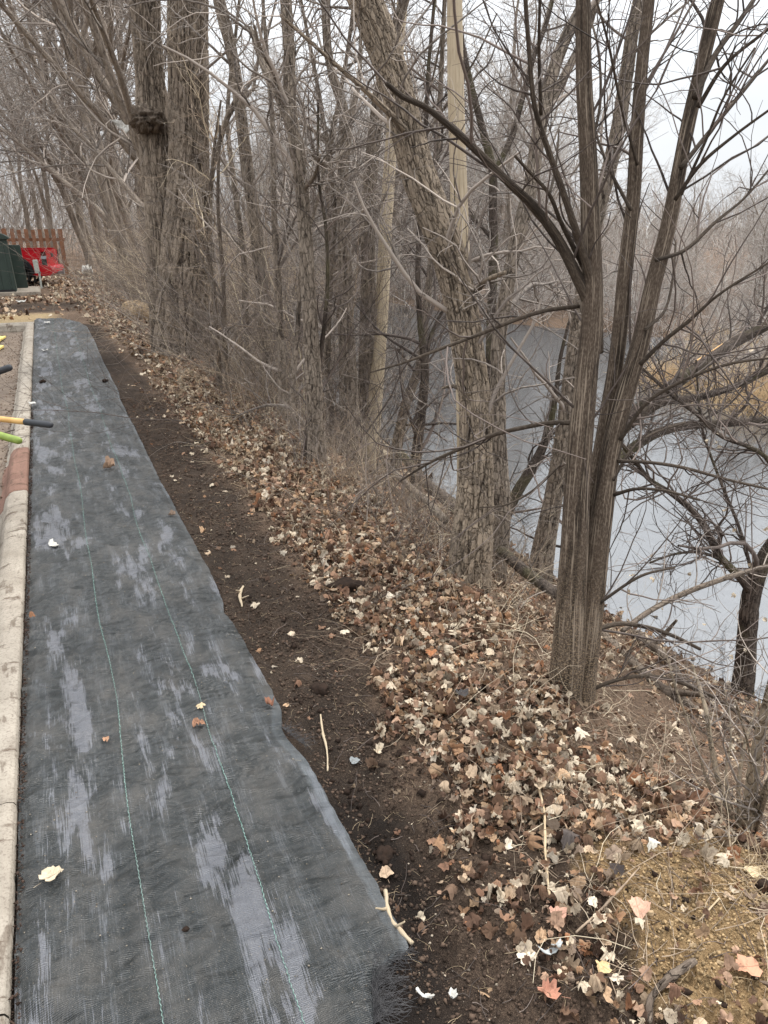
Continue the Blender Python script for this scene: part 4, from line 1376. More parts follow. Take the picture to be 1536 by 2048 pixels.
# ------------------------------------------------------------------ brush, background trees: build a kind, then copy it
def brush_proto(name, label, cat, group, n, hgt, spread, lean, mat, seed, r=.008, tw=(120, 420), wig=.09, nsub=.5):
    rng = np.random.default_rng(seed)
    Q = np.empty((n, 9, 3))
    R = np.empty((n, 9))
    for i in range(n):
        p = np.array([rng.normal() * spread * .25, rng.normal() * spread * .25, -.1])
        d = np.array([rng.normal() * .35 + lean[0], rng.normal() * .35 + lean[1], 1.0])
        L = hgt * (.45 + .55 * rng.random())
        cur = rng.normal(size=3) * .05 + np.array([lean[0], lean[1], 0]) * .08
        for s in range(9):
            Q[i, s] = p
            d = d + rng.normal(size=3) * wig + cur
            d /= np.linalg.norm(d)
            p = p + d * L / 8
        R[i] = r * (.5 + .8 * rng.random()) * np.linspace(1, .25, 9)
    g1 = grow((Q, R), tw[0], (.2 * hgt * .4, .5 * hgt), .5, (20, 60), 7, .03, .14, .15, 1, r * .22, r, rng=rng)
    g2 = grow(g1, tw[1], (.08 * hgt, .22 * hgt), .7, (25, 75), 5, .03, .18, .1, 1, r * .17, r, rng=rng)
    root = empty(name, (0, 0, 0), label, cat, group)
    V1, F1 = tubes([(Q, R)], 6)
    mesh_np('stems', V1, [F1], mat, root)
    V2, F2 = tubes([g1, g2], 3)
    mesh_np('twigs', V2, [F2], mat, root)
    return root


def tree_proto(name, label, group, H, r, lean, seed, mat, twmat, tw=(26, 220, 1500), rmin=.005, low=.15, spreadf=.3, fork=2, cat='tree'):
    rng = np.random.default_rng(seed)
    paths = []
    P = [np.array([0, 0, -.3])]
    R = [r * 1.15]
    d = np.array([lean[0], lean[1], 1.0])
    k = 12
    for i in range(k):
        d = d + rng.normal(size=3) * .07 + np.array([-lean[0] * .02, -lean[1] * .02, .02])
        d /= np.linalg.norm(d)
        P.append(P[-1] + d * H / k)
        R.append(r * (1 - .8 * (i + 1) / k))
    paths.append((P, R))
    for f in range(fork):
        j = rng.integers(2, 7)
        q = [P[j]]
        rr = [R[j] * .8]
        dd = P[j + 1] - P[j]
        dd /= np.linalg.norm(dd)
        dd = dd + np.array([rng.normal() * .45, rng.normal() * .45, 0])
        for i in range(8):
            dd = dd + rng.normal(size=3) * .09 + np.array([0, 0, .05])
            dd /= np.linalg.norm(dd)
            q.append(q[-1] + dd * H * .6 / 8)
            rr.append(R[j] * .75 * (1 - .8 * (i + 1) / 8))
        paths.append((q, rr))
    root = empty(name, (0, 0, 0), label, cat, group)
    trunk_mesh('trunk', paths, mat, root, 'furrow', .09, 20, .12, 6, seed, .1)
    G = as_group(paths, 14)
    g1 = grow(G, tw[0], (H * .12, H * spreadf), .5, (30, 65), 8, .05, .13, low, 1, rmin * 1.6, r * .4, rng=rng)
    g2 = grow(g1, tw[1], (H * .06, H * .17), .6, (25, 65), 6, .05, .16, .1, 1, rmin * 1.1, r * .2, rng=rng)
    g3 = grow(g2, tw[2], (H * .02, H * .08), .7, (25, 70), 4, .04, .2, .1, 1, rmin, r * .1, rng=rng)
    V, F = tubes([g1, g2, g3], 3)
    mesh_np('branches', V, [F], twmat, root)
    return root


def scatter(protos, spots, labels=None, groups=None):
    """first placement of each kind moves the original, the others are copies"""
    used = set()
    for k, (i, x, y, s, rz, *rest) in enumerate(spots):
        p = protos[i]
        o = p if i not in used else copy_tree(p)
        used.add(i)
        o.location = (x, y, Z(x, y) - .02)
        o.rotation_euler = (0, 0, rz)
        o.scale = (s, s, s * (rest[0] if rest else 1))


rg = np.random.default_rng(5)
# thicket along the top of the bank, leaning out over the path
TH_L = 'tangled bare shrub leaning out of the thicket over the leaf litter'
TH_G = 'bare shrubs in the thicket along the bank'
thp = [brush_proto('thicket_shrub', TH_L, 'shrub', TH_G, 12, 3.6, .7, (-.34, -.05), M[m], 200 + i, .012, (110, 380)) for i, m in enumerate(['twig_grey', 'twig_tan', 'twig_grey', 'twig_dark'])]
sp = []
for y in np.arange(8.5, 30, .8):
    x = 1.5 + .5 * rg.random() + float(np.interp(y, [9, 12, 14, 30], [.35, .2, .75, 1.7]))
    if abs(y - 11) < .9 and x < 2.3: x = 2.4
    sp.append((int(rg.integers(4)), x, y + rg.random() * .4, .55 + .5 * rg.random() * min(1, y / 12), rg.normal() * .4))
    if y > 9: sp.append((int(rg.integers(4)), x + .8 + .9 * rg.random(), y + rg.random() * .4, .8 + .5 * rg.random(), rg.normal() * .7))
scatter(thp, sp)
# low twiggy brush around the tree feet
LB_L = 'low tangle of thin dead twigs on the bank between the tree feet'
LB_G = 'low twig brush on the bank'
lbp = [brush_proto('low_brush', LB_L, 'shrub', LB_G, 11, 1.1, .8, (0, 0), M[m], 230 + i, .0042, (55, 150), wig=.2) for i, m in enumerate(['twig_tan', 'twig_grey', 'twig_dark'])]
sp = []
for y in np.arange(2.9, 11, .13):
    x = 1.7 + 1.1 * rg.random() ** 1.5 + (0.0 if y < 4.5 else -.05)
    sp.append((int(rg.integers(3)), x, y, (.4 + .5 * rg.random()) * (.8 if y < 4 else 1.15), rg.random() * 6.28))
for k in range(22):
    sp.append((int(rg.integers(3)), 1.72 + .55 * rg.random(), 3.0 + 3.6 * rg.random(), .3 + .25 * rg.random(), rg.random() * 6.28))
for k in range(16):
    sp.append((int(rg.integers(3)), 2.2 + 2.0 * rg.random(), 2.0 + 4.5 * rg.random(), .3 + .4 * rg.random(), rg.random() * 6.28))
scatter(lbp, sp)
# taller brush standing on the slope behind the front trees
SB_L = 'slender many-stemmed shrub on the slope above the water'
SB_G = 'slender shrubs on the river slope'
sbp = [brush_proto('slope_shrub', SB_L, 'shrub', SB_G, 7, 3.4, .6, (.0, -.05), M[m], 250 + i, .009, (80, 380), wig=.08) for i, m in enumerate(['twig_grey', 'twig_dark', 'twig_tan'])]
sp = []
for k in range(26):
    y = 6.5 + 13 * rg.random() ** 1.2
    sp.append((int(rg.integers(3)), 2.3 + 1.9 * rg.random(), y, .6 + .55 * rg.random(), rg.random() * 6.28))
scatter(sbp, sp)

# trees along the near bank further away, most of them leaning over the path
NB_L = 'grey furrowed tree leaning toward the path in the row beyond the double tree'
NB_G = 'leaning trees along the far stretch of the bank'
nbp = [tree_proto('bank_tree', NB_L, NB_G, 12, .155, (ln, -.05), 300 + i, M['bark_far'], M['twig_grey'], (24, 190, 1050), .0036, .22, .26, 2) for i, ln in enumerate((-.30, -.20, -.34, -.12))]
sp = []
for k, (x, y, s) in enumerate([(3.2, 14.2, .9), (3.4, 17.5, 1.1), (2.4, 19.5, 1.0), (2.3, 22, 1.15), (3.2, 24.5, 1.1), (1.9, 27, 1.1), (3.8, 28, 1.3), (2.4, 31, 1.2), (4.0, 34, 1.3), (2.0, 37, 1.3),
                             (3.0, 41, 1.3), (4.5, 46, 1.4), (4.4, 11.2, .6)]):
    sp.append((k % 4 if x < 4.1 else 3, x, y, s * .95, rg.normal() * .25))
scatter(nbp, sp)
# woods behind the parking lot
LW_L = 'bare tree in the woods behind the wooden fence'
LW_G = 'bare trees behind the wooden fence'
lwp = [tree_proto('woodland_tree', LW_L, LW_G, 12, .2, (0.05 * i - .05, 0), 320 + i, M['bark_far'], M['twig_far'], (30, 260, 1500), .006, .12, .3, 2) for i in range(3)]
sp = []
for k in range(24):
    x = -16 + 20 * rg.random()
    sp.append((int(rg.integers(3)), x, 33 + 24 * rg.random(), .7 + .6 * rg.random(), rg.random() * 6.28))
scatter(lwp, sp)
# woods across the river
FR_L = 'bare tree in the woods across the river'
FR_G = 'bare trees across the river'
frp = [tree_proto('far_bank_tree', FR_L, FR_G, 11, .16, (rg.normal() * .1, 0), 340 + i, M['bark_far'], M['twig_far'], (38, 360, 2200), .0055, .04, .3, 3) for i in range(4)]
sp = []
for k in range(64):
    y = -6 + 66 * (k + rg.random()) / 64
    x = float(farbank(y)) + .8 + 12 * rg.random() ** 1.3
    brg = math.degrees(math.atan2(x, y))
    s = .6 + .6 * rg.random()
    if brg > 38: s = .30 + .22 * rg.random()
    sp.append((int(rg.integers(4)), x, y, s, rg.random() * 6.28))
scatter(frp, sp)
FS_L = 'dense grey-brown shrub on the bank across the river'
FS_G = 'shrubs on the bank across the river'
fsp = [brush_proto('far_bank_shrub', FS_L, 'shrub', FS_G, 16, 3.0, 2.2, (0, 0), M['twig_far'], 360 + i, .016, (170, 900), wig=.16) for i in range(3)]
sp = []
for k in range(130):
    y = -8 + 66 * (k + rg.random()) / 130
    x = float(farbank(y)) + .2 + 9 * rg.random() ** 1.2
    sp.append((int(rg.integers(3)), x, y, .7 + .5 * rg.random(), rg.random() * 6.28))
scatter(fsp, sp)


def reeds():
    rng = np.random.default_rng(8)
    for cx, cy, rx, ry, n, lab in [(12.4, 12.2, .9, .8, 900, 'clump of dry orange-tan reeds on the low point across the river'), (12.2, 9.6, 1.0, 1.2, 1100, 'wide clump of dry tan grass at the tip of the point across the river'), (17.2, 15.4, 1.6, .7, 700, 'strip of dry tan grass at the back of the inlet across the river')]:
        P = np.empty((n, 5, 3))
        x = cx + rng.normal(size=n) * rx * .5
        y = cy + rng.normal(size=n) * ry * .5
        z = np.maximum(zt(x, y), WATER_Z - .05)
        d = rng.normal(size=(n, 3)) * .35 + np.array([0, 0, 1.0])
        L = .35 + .5 * rng.random(n)
        P[:, 0] = np.stack([x, y, z - .05], -1)
        for s in range(1, 5):
            d = d + rng.normal(size=(n, 3)) * .2 - np.array([0, 0, .12]) * s / 2
            d /= np.linalg.norm(d, axis=1, keepdims=True)
            P[:, s] = P[:, s - 1] + d * (L / 4)[:, None]
        R = np.full((n, 5), .008) * np.linspace(1, .4, 5)
        V, F = tubes([(P, R)], 3)
        root = empty('dry_reeds', (cx, cy, float(Z(cx, cy))), lab, 'dry grass')
        mesh_np('stalks', V, [F], M['reed'], root)


reeds()


def far_mass():
    rng = np.random.default_rng(3)
    n = 26000
    t = rng.random(n)
    ang = rad(-45) + rad(150) * rng.random(n)
    dist = 48 + 40 * rng.random(n)
    x = np.sin(ang) * dist
    y = np.cos(ang) * dist
    P = np.empty((n, 5, 3))
    hgt = (2 + 6 * rng.random(n)) * np.where(np.degrees(ang) > 36, .55, 1.0)
    d = rng.normal(size=(n, 3)) * .35 + np.array([0, 0, 1.0])
    P[:, 0] = np.stack([x, y, rng.random(n) * hgt * .7 - .5], -1)
    for s in range(1, 5):
        d = d + rng.normal(size=(n, 3)) * .22
        d /= np.linalg.norm(d, axis=1, keepdims=True)
        P[:, s] = P[:, s - 1] + d * (hgt / 5)[:, None]
    R = np.repeat((.012 + .035 * rng.random(n) ** 3)[:, None], 5, 1) * np.linspace(1, .4, 5)
    V, F = tubes([(P, R)], 3)
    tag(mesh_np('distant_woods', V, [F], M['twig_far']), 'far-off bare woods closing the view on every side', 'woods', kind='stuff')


far_mass()
# ------------------------------------------------------------------ leaves
def leaf_shape(kind, seed):
    """outline of a dry leaf, unit length along y, with curl; 3 rings"""
    rng = np.random.default_rng(seed)
    n = 22
    a = np.linspace(0, 2 * np.pi, n, endpoint=False)
    if kind == 'delta':
        r = .40 + .12 * np.cos(a - np.pi / 2 + np.pi) + .16 * np.maximum(0, np.cos(a - np.pi / 2)) ** 6 + .03 * (np.arange(n) % 2)
    elif kind == 'lobed':
        r = .34 + .17 * np.abs(np.cos(2.5 * (a - np.pi / 2))) ** .8 + .04 * (np.arange(n) % 2)
        r = r * np.where(np.abs(a - 1.5 * np.pi) < .3, .55, 1)
    else:
        r = .5 * np.abs(np.sin(a)) ** 1.2 + .24 * np.abs(np.cos(a)) + .02 * (np.arange(n) % 2)
    r = r * (1 + rng.normal(size=n) * .07 - .35 * (rng.random(n) < .10))
    rings = []
    for f in (.5, 1.0):
        rings.append(np.stack([np.cos(a) * r * f, np.sin(a) * r * f, 0 * a], -1))
    V = np.concatenate([[[0, 0, 0]], rings[0], rings[1]])
    cx, cy = rng.normal() * 1.2, rng.normal() * .8
    V[:, 2] = cx * V[:, 0] ** 2 + cy * V[:, 1] ** 2 + rng.normal() * .5 * V[:, 0] * V[:, 1] + (rng.normal(size=len(V)) * .055) - .06 * (np.abs(V[:, 0]) < .1)
    V[1 + n:, 2] += rng.normal() * .05 * np.sin(3 * a + rng.random() * 6)
    tri = np.array([[0, 1 + i, 1 + (i + 1) % n] for i in range(n)])
    quad = np.array([[1 + i, 1 + n + i, 1 + n + (i + 1) % n, 1 + (i + 1) % n] for i in range(n)])
    # stalk
    b = len(V)
    y0 = -r[int(n * .75)]
    sk = np.array([[-.012, y0 + .03, 0], [.012, y0 + .03, 0], [.03, y0 - .33, .05], [.012, y0 - .33, .05]])
    V = np.concatenate([V, sk])
    quad = np.concatenate([quad, [[b, b + 1, b + 2, b + 3]]])
    return V, tri, quad


LEAF = [leaf_shape(k, 400 + i) for i, k in enumerate(['delta'] * 9 + ['lobed'] * 3 + ['long'] * 3 + ['delta'] * 5 + ['long'] * 3)]
PAL = np.array([srgb(*c) for c in [(188, 164, 138), (206, 188, 164), (166, 136, 114), (150, 118, 96), (128, 98, 80), (108, 84, 70), (170, 134, 104), (214, 200, 180), (158, 112, 82), (140, 122, 106), (98, 78, 66), (184, 154, 124)]])
PALW = np.array([3.4, 2.4, 2.8, 2.4, 2.0, 1.8, 1.8, 1.2, .5, 1.4, 1.4, 2.2])
PALW = PALW / PALW.sum()


def rot_batch(nrm, ang):
    """frames with Z=nrm and spin ang"""
    n = nrm / np.linalg.norm(nrm, axis=1, keepdims=True)
    x = np.stack([np.cos(ang), np.sin(ang), 0 * ang], -1)
    x -= (x * n).sum(1, keepdims=True) * n
    x /= np.linalg.norm(x, axis=1, keepdims=True)
    y = np.cross(n, x)
    return np.stack([x, y, n], -1)  # columns


def terrain_normal(x, y):
    e = .06
    dx = (zt(x + e, y, False) - zt(x - e, y, False)) / (2 * e)
    dy = (zt(x, y + e, False) - zt(x, y - e, False)) / (2 * e)
    return np.stack([-dx, -dy, np.ones_like(dx)], -1)


def leaf_mass(name, x, y, size, lift, tilt, rng, pale=0.0, parent=None, mat=None, z=None, simple_=False):
    N = len(x)
    zz = (zt(x, y) if z is None else z) + lift
    nr = terrain_normal(x, y) + rng.normal(size=(N, 3)) * tilt[:, None]
    nr[:, 2] = np.abs(nr[:, 2]) + .15
    B = rot_batch(nr, rng.random(N) * 6.283)
    kind = rng.integers(0, len(LEAF), N)
    col = PAL[rng.choice(len(PAL), N, p=PALW)] * (.34 + .86 * rng.random((N, 1)))
    if np.ndim(pale) or pale:
        pk = rng.random(N) < pale
        col[pk] = np.array(srgb(210, 194, 170)) * (.8 + .3 * rng.random((pk.sum(), 1)))
    Vs, T, Q, C, LV = [], [], [], [], []
    off = 0
    c0 = np.stack([x, y, zz], -1)
    for k, (V, tri, quad) in enumerate(LEAF):
        s = np.where(kind == k)[0]
        if len(s) == 0: continue
        if simple_:
            V = V[[0] + list(range(23, 45, 2))]
            m = len(V) - 1
            tri = np.array([[0, 1 + i, 1 + (i + 1) % m] for i in range(m)])
            quad = np.zeros((0, 4), int)
        curl = (.5 + 1.6 * rng.random(len(s)))[:, None]
        Vk = np.repeat(V[None], len(s), 0)
        Vk[:, :, 2] *= curl
        Vk = Vk * size[s][:, None, None]
        Vk[:, :, 2] -= Vk[:, :, 2].min(1, keepdims=True) * .6
        W = np.einsum('nij,nvj->nvi', B[s], Vk) + c0[s][:, None, :]
        Vs.append(W.reshape(-1, 3))
        base = off + np.arange(len(s))[:, None, None] * len(V)
        T.append((tri[None] + base).reshape(-1, 3))
        if len(quad): Q.append((quad[None] + base).reshape(-1, 4))
        C.append(np.repeat(col[s][:, None], len(V), 1).reshape(-1, 3))
        LV.append(np.tile(V * np.array([1, 1, 0]), (len(s), 1)))
        off += len(s) * len(V)
    return mesh_np(name, np.concatenate(Vs), [np.concatenate(T)] + ([np.concatenate(Q)] if Q else []), mat or M['leaf'], parent, attrs={'col': np.concatenate(C), 'lv': np.concatenate(LV)})


def litter():
    rng = np.random.default_rng(21)
    X, Y, S, L, Ti, PL = [], [], [], [], [], []

    def add(n, xr, yr, dens, size, layer=.03, tilt=.45, pale=0.06):
        x = xr[0] + (xr[1] - xr[0]) * rng.random(n)
        y = yr[0] + (yr[1] - yr[0]) * rng.random(n)
        keep = rng.random(n) < dens(x, y)
        x, y = x[keep], y[keep]
        m = len(x)
        X.append(x); Y.append(y)
        S.append(size[0] + (size[1] - size[0]) * rng.random(m) ** 1.4)
        L.append(rng.random(m) ** 1.5 * layer - .004)
        Ti.append(np.full(m, tilt) * (.4 + rng.random(m)))
        PL.append(np.full(m, pale) if not callable(pale) else pale(x, y))

    def edge(x, y):
        return x - litter_left(y) + (fbm(x * 5, y * 5, 8) - .5) * .35

    def d_main(x, y):
        e = edge(x, y)
        clump = sstep(.34, .56, fbm(x * 4, y * 4, 90))
        near = np.where(y < 1.9, .35 + .65 * sstep(.0, .35, e - .05), 1)
        top = (.25 + .75 * clump) * sstep(0, .18, e) * near
        beyond = x - crest(y)
        bare = sstep(.02, .3, beyond) * (y < 2.9)
        slope = np.where(beyond > .1, np.where(y < 2.7, .10 + .6 * sstep(.7, 1.5, beyond) + .4 * sstep(.25, .1, beyond), .9), 1)
        sand = sand_mask(x, y)
        return top * slope * (1 - .9 * sand)

    # close: full-detail leaves
    add(17000, (.6, 2.0), (.6, 4.2), d_main, (.018, .05), .04, .75, lambda x, y: .06 + .24 * np.exp(-((x - 1.35) / .22) ** 2 - ((y - 1.65) / .4) ** 2))
    add(14000, (.6, 2.6), (4.2, 8.5), d_main, (.024, .056), .05, .75, .10)
    add(13000, (1.9, 4.5), (.8, 8.5), d_main, (.022, .055), .03, .6, .10)
    # scraps spread on the soil between fabric and litter
    add(1500, (.5, 1.1), (.7, 9), lambda x, y: .10 * (edge(x, y) < .05) + .1, (.01, .045), .006, .3, .15)
    add(36000, (.6, 2.6), (.6, 9), lambda x, y: np.clip(d_main(x, y) * 1.2, 0, 1), (.006, .02), .03, .7, .12)
    x, y, s, l, ti, pl = map(np.concatenate, (X, Y, S, L, Ti, PL))
    ok = ~((x < .58) & (y < 15))
    x, y, s, l, ti, pl = [a[ok] for a in (x, y, s, l, ti, pl)]
    tag(leaf_mass('leaf_litter', x, y, s, l, ti, rng, pl), 'thick litter of dry curled tan and brown leaves covering the top of the bank', 'fallen leaves', kind='stuff')
    X.clear(); Y.clear(); S.clear(); L.clear(); Ti.clear(); PL.clear()

    def d_far(x, y):
        a = sstep(0, .3, edge(x, y)) * np.where(x > crest(y) + .2, .5, 1)
        b = (y > 15.3) * (x < .9) * (.2 + .8 * sstep(18.2, 19.2, y + (fbm(x * 2, y * 2, 3) - .5) * 1.5)) * sstep(.2, .5, fbm(x * 2, y * 2, 91))
        return np.where((y > 15.2) & (x < .9), b, a)

    add(12000, (.5, 4.6), (8.5, 20), d_far, (.05, .10), .05, .5, .14)
    add(17000, (-9, 4), (15.3, 33), d_far, (.06, .13), .04, .5, .14)
    x, y, s, l, ti, pl = map(np.concatenate, (X, Y, S, L, Ti, PL))
    pad = (x < .02) & (x > -2.9) & (y > 20.9) & (y < 23.8)
    ok = ~((x < -.3) & (y < 15.2)) & ~((x < .6) & (y < 15.6)) & ~pad
    x, y, s, l, ti, pl = [a[ok] for a in (x, y, s, l, ti, pl)]
    tag(leaf_mass('leaf_litter', x, y, s, l, ti, rng, pl, simple_=True), 'pale carpet of dry leaves beyond the end of the fabric', 'fallen leaves', kind='stuff')


litter()


def octs(name, x, y, z, s, col, mat, label, cat):
    rng = np.random.default_rng(31)
    N = len(x)
    O = np.array([[1, 0, 0], [-1, 0, 0], [0, 1, 0], [0, -1, 0], [0, 0, 1], [0, 0, -1]], float)
    V = O[None] * (.55 + .7 * rng.random((N, 6, 1))) + rng.normal(size=(N, 6, 3)) * .15
    V[:, :, 2] *= .7
    V = V * s[:, None, None] + np.stack([x, y, z], -1)[:, None]
    f = np.array([[0, 2, 4], [2, 1, 4], [1, 3, 4], [3, 0, 4], [2, 0, 5], [1, 2, 5], [3, 1, 5], [0, 3, 5]])
    F = (f[None] + np.arange(N)[:, None, None] * 6).reshape(-1, 3)
    return tag(mesh_np(name, V.reshape(-1, 3), [F], mat, None, False, attrs={'col': np.repeat(col[:, None], 6, 1).reshape(-1, 3)}), label, cat, kind='stuff')


def crumbs():
    rng = np.random.default_rng(33)

    def pts(n, xr, yr):
        return xr[0] + (xr[1] - xr[0]) * rng.random(n), yr[0] + (yr[1] - yr[0]) * rng.random(n) ** 1.5

    x1, y1 = pts(60000, (.52, 1.35), (.6, 8))
    k = rng.random(len(x1)) < np.clip(1.2 - np.maximum(0, x1 - litter_left(y1)) * 3, 0, 1) * (.3 + .7 * sstep(.4, .6, fbm(x1 * 6, y1 * 6, 5)))
    x1, y1 = x1[k], y1[k]
    s1 = .0015 + .007 * rng.random(len(x1)) ** 4 * (1 + y1 * .1)
    c1 = np.array(srgb(84, 69, 58)) * (.35 + 1.0 * rng.random((len(x1), 1)))
    w_ = rng.random(len(x1)) < .05
    c1[w_] = np.array(srgb(170, 156, 138)) * (.5 + .5 * rng.random((w_.sum(), 1)))
    s1[w_] *= .6
    octs('soil_crumbs', x1, y1, zt(x1, y1) + s1 * .3, s1, c1, M['crumb'], 'loose dark crumbs of dug soil beside the fabric', 'soil')
    xb, yb = pts(1500, (.6, 1.3), (.65, 3.2))
    kb = rng.random(len(xb)) < sstep(.42, .6, fbm(xb * 4, yb * 4, 15)) * np.where(xb > litter_left(yb) + .2, .35, 1)
    xb, yb = xb[kb], yb[kb]
    sb = .004 + .014 * rng.random(len(xb)) ** 3
    octs('soil_clods', xb, yb, zt(xb, yb) + sb * .2, sb, np.array(srgb(58, 47, 40)) * (.4 + .8 * rng.random((len(xb), 1))), M['dark_clod'], 'damp dark lumps of soil turned over beside the fabric', 'soil')
    # gravelly slope and tan sand
    x2, y2 = pts(17000, (1.5, 4.3), (.8, 4.5))
    x3 = 1.44 + rng.normal(size=16000) * .28
    y3 = .95 + rng.normal(size=16000) * .26
    k = rng.random(len(x3)) < sand_mask(x3, y3)
    x3, y3 = x3[k], y3[k]
    x, y = np.r_[x2, x3], np.r_[y2, y3]
    sm = np.r_[np.zeros(len(x2)), np.ones(len(x3))][:, None]
    s = .0018 + np.where(sm[:, 0] > 0, .006, .009) * rng.random(len(x)) ** 4
    c = (np.array(srgb(126, 104, 86)) * (1 - sm) + np.array(srgb(158, 134, 100)) * sm) * (.4 + .95 * rng.random((len(x), 1)))
    octs('gravel', x, y, zt(x, y) + s * .3, s, c, M['crumb'], 'fine gravel on the bare slope and the tan sand heap', 'gravel')
    # grit scattered on the fabric
    x = -.29 + .82 * rng.random(9000)
    y = .6 + 9 * rng.random(9000) ** 1.8
    k = rng.random(len(x)) < .1 + .9 * sstep(.42, .62, fbm(x * 5, y * 4, 96))
    k &= x < np.interp(y, XR_Y, XR_X) - .01
    x, y = x[k], y[k]
    s = (.0006 + .0022 * rng.random(len(x)) ** 5) * (1 + y * .12)
    c = np.array(srgb(150, 140, 126)) * (.25 + .9 * rng.random((len(x), 1)))
    octs('fabric_grit', x, y, fab_z(x, y) + s * .4, s, c, M['crumb'], 'sprinkled grit and crumbs lying on the black fabric', 'grit')
    # dirt and grit on parking lot edge and on the kerb
    x = -.50 - 1.2 * rng.random(5000) ** 1.5
    y = 4.5 + 10 * rng.random(5000)
    s = .002 + .010 * rng.random(5000) ** 4
    c = np.array(srgb(120, 100, 84)) * (.4 + .9 * rng.random((5000, 1)))
    octs('lot_grit', x, y, np.full(5000, -.115) + s * .3, s, c, M['crumb'], 'dirt and grit swept against the kerb on the parking lot', 'grit')
    x = -.305 + .02 * rng.random(2600)
    y = .6 + 7 * rng.random(2600)
    s = .0015 + .006 * rng.random(2600) ** 3
    c = np.array(srgb(66, 52, 44)) * (.4 + 1.0 * rng.random((2600, 1)))
    octs('joint_soil', x - .003, y, .012 + .012 * rng.random(2600), s, c, M['crumb'], 'dark soil packed in the gap between kerb and fabric', 'soil')


crumbs()


# single leaves one can point to
def one_leaf(px, py, size, kind, col, label, spin=0., tilt=(0, 0), curl=1., zb=None, name='fallen_leaf', cat='leaf', lift=.004):
    D = foot(px, py)
    p = at(px, py, D)
    if p[0] < np.interp(p[1], XR_Y, XR_X) and p[0] > -.3:
        p = gnd(px, py, .02)
        p[2] = float(fab_z(np.array([p[0]]), np.array([p[1]]))[0])
    p[2] += lift
    V, tri, quad = LEAF[kind]
    V = V.copy()
    V[:, 2] *= curl
    lv = V * np.array([1, 1, 0])
    V *= size
    V[:, 2] -= V[:, 2].min()
    Mx = Matrix.Rotation(tilt[0], 3, 'X') @ Matrix.Rotation(tilt[1], 3, 'Y') @ Matrix.Rotation(spin, 3, 'Z')
    V = V @ np.array(Mx).T
    o = mesh_np(name, V, [tri, quad], M['leaf'], attrs={'col': np.repeat([srgb(*col)], len(V), 0), 'lv': lv})
    o.location = p
    tag(o, label, cat)
    return o


one_leaf(108, 1758, .060, 2, (206, 190, 164), 'pale tan leaf with a long stalk lying near the lower kerb side of the fabric', -1.1, curl=.6)
one_leaf(401, 1422, .038, 4, (204, 184, 150), 'cream leaf lying across the second green stitched line', 2.2)
one_leaf(397, 1452, .040, 12, (164, 124, 100), 'curled reddish-brown leaf on the second green stitched line just below the cream leaf', .9, curl=2.2)
one_leaf(212, 1481, .026, 1, (190, 150, 122), 'small round orange-tan leaf beside the first green stitched line', .3, curl=1.5)
one_leaf(540, 1411, .036, 13, (150, 108, 88), 'crumpled brown leaf at the notch in the fabric edge', .3, curl=2)
one_leaf(217, 940, .085, 15, (168, 140, 118), 'thin curled brown leaf lying crosswise on the upper fabric', 1.5, curl=1.6)
one_leaf(343, 1033, .045, 15, (140, 120, 104), 'small dark curled leaf on the fabric below the crosswise one', 1.3)
one_leaf(66, 1243, .03, 6, (150, 110, 84), 'little orange-brown leaf caught between kerb and fabric', .3, curl=2, lift=.02)
one_leaf(708, 1526, .038, 3, (138, 142, 142), 'flat blue-grey leaf lying alone on the dark soil', .5, curl=.5, lift=.01)
one_leaf(772, 1755, .045, 16, (198, 172, 146), 'narrow tan leaf above the curved stick by the fabric edge', -.2, lift=.012)
one_leaf(1202, 1951, .040, 0, (214, 186, 140), 'yellowish round leaf near the bottom beside the thick broken stick', .4, curl=.7, lift=.025)
one_leaf(1487, 1948, .062, 5, (196, 148, 122), 'large pinkish two-lobed leaf on the sand at the bottom right', 1.2, curl=.8, lift=.02)
one_leaf(1272, 1832, .062, 7, (206, 168, 146), 'long pinkish-tan leaf pointing down the sand edge', -.5, curl=.8, lift=.03)
one_leaf(1095, 2000, .055, 2, (190, 138, 116), 'reddish leaf half covered with dirt at the bottom edge', .8, lift=.02)
one_leaf(1136, 1716, .05, 10, (92, 84, 80), 'dark grey leaf on the litter beside the pale stalk', .2, lift=.04)
one_leaf(922, 1410, .05, 3, (74, 72, 72), 'blackish leaf standing out on the tan litter near the near tree', 1.1, lift=.05)
one_leaf(1228, 1762, .045, 1, (66, 60, 58), 'blackish leaf resting on tan leaves at the left edge of the sand', .1, lift=.04)
one_leaf(1304, 1712, .036, 10, (226, 220, 206), 'whitish ragged leaf on the middle of the sand', .1, lift=.02)
one_leaf(1500, 1752, .045, 16, (226, 206, 168), 'cream narrow leaf low on the sand near the straw', .9, lift=.01)
one_leaf(688, 1273, .045, 4, (222, 208, 184), 'bright cream leaf at the litter edge above the soil', 1.6, curl=.6, lift=.02)
one_leaf(1112, 1845, .045, 3, (198, 156, 136), 'pinkish leaf on dark soil left of the thin twig', .9, lift=.03)
one_leaf(1075, 1600, .05, 2, (196, 176, 150), 'broad tan leaf beside the pale stalk in the litter', .2, lift=.05)
one_leaf(1160, 1500, .055, 9, (220, 206, 184), 'broad cream lobed leaf below the foot of the near tree', .2, lift=.05)
one_leaf(860, 1330, .05, 8, (176, 120, 84), 'orange-brown leaf high on the litter left of the near tree', 1.2, lift=.05)


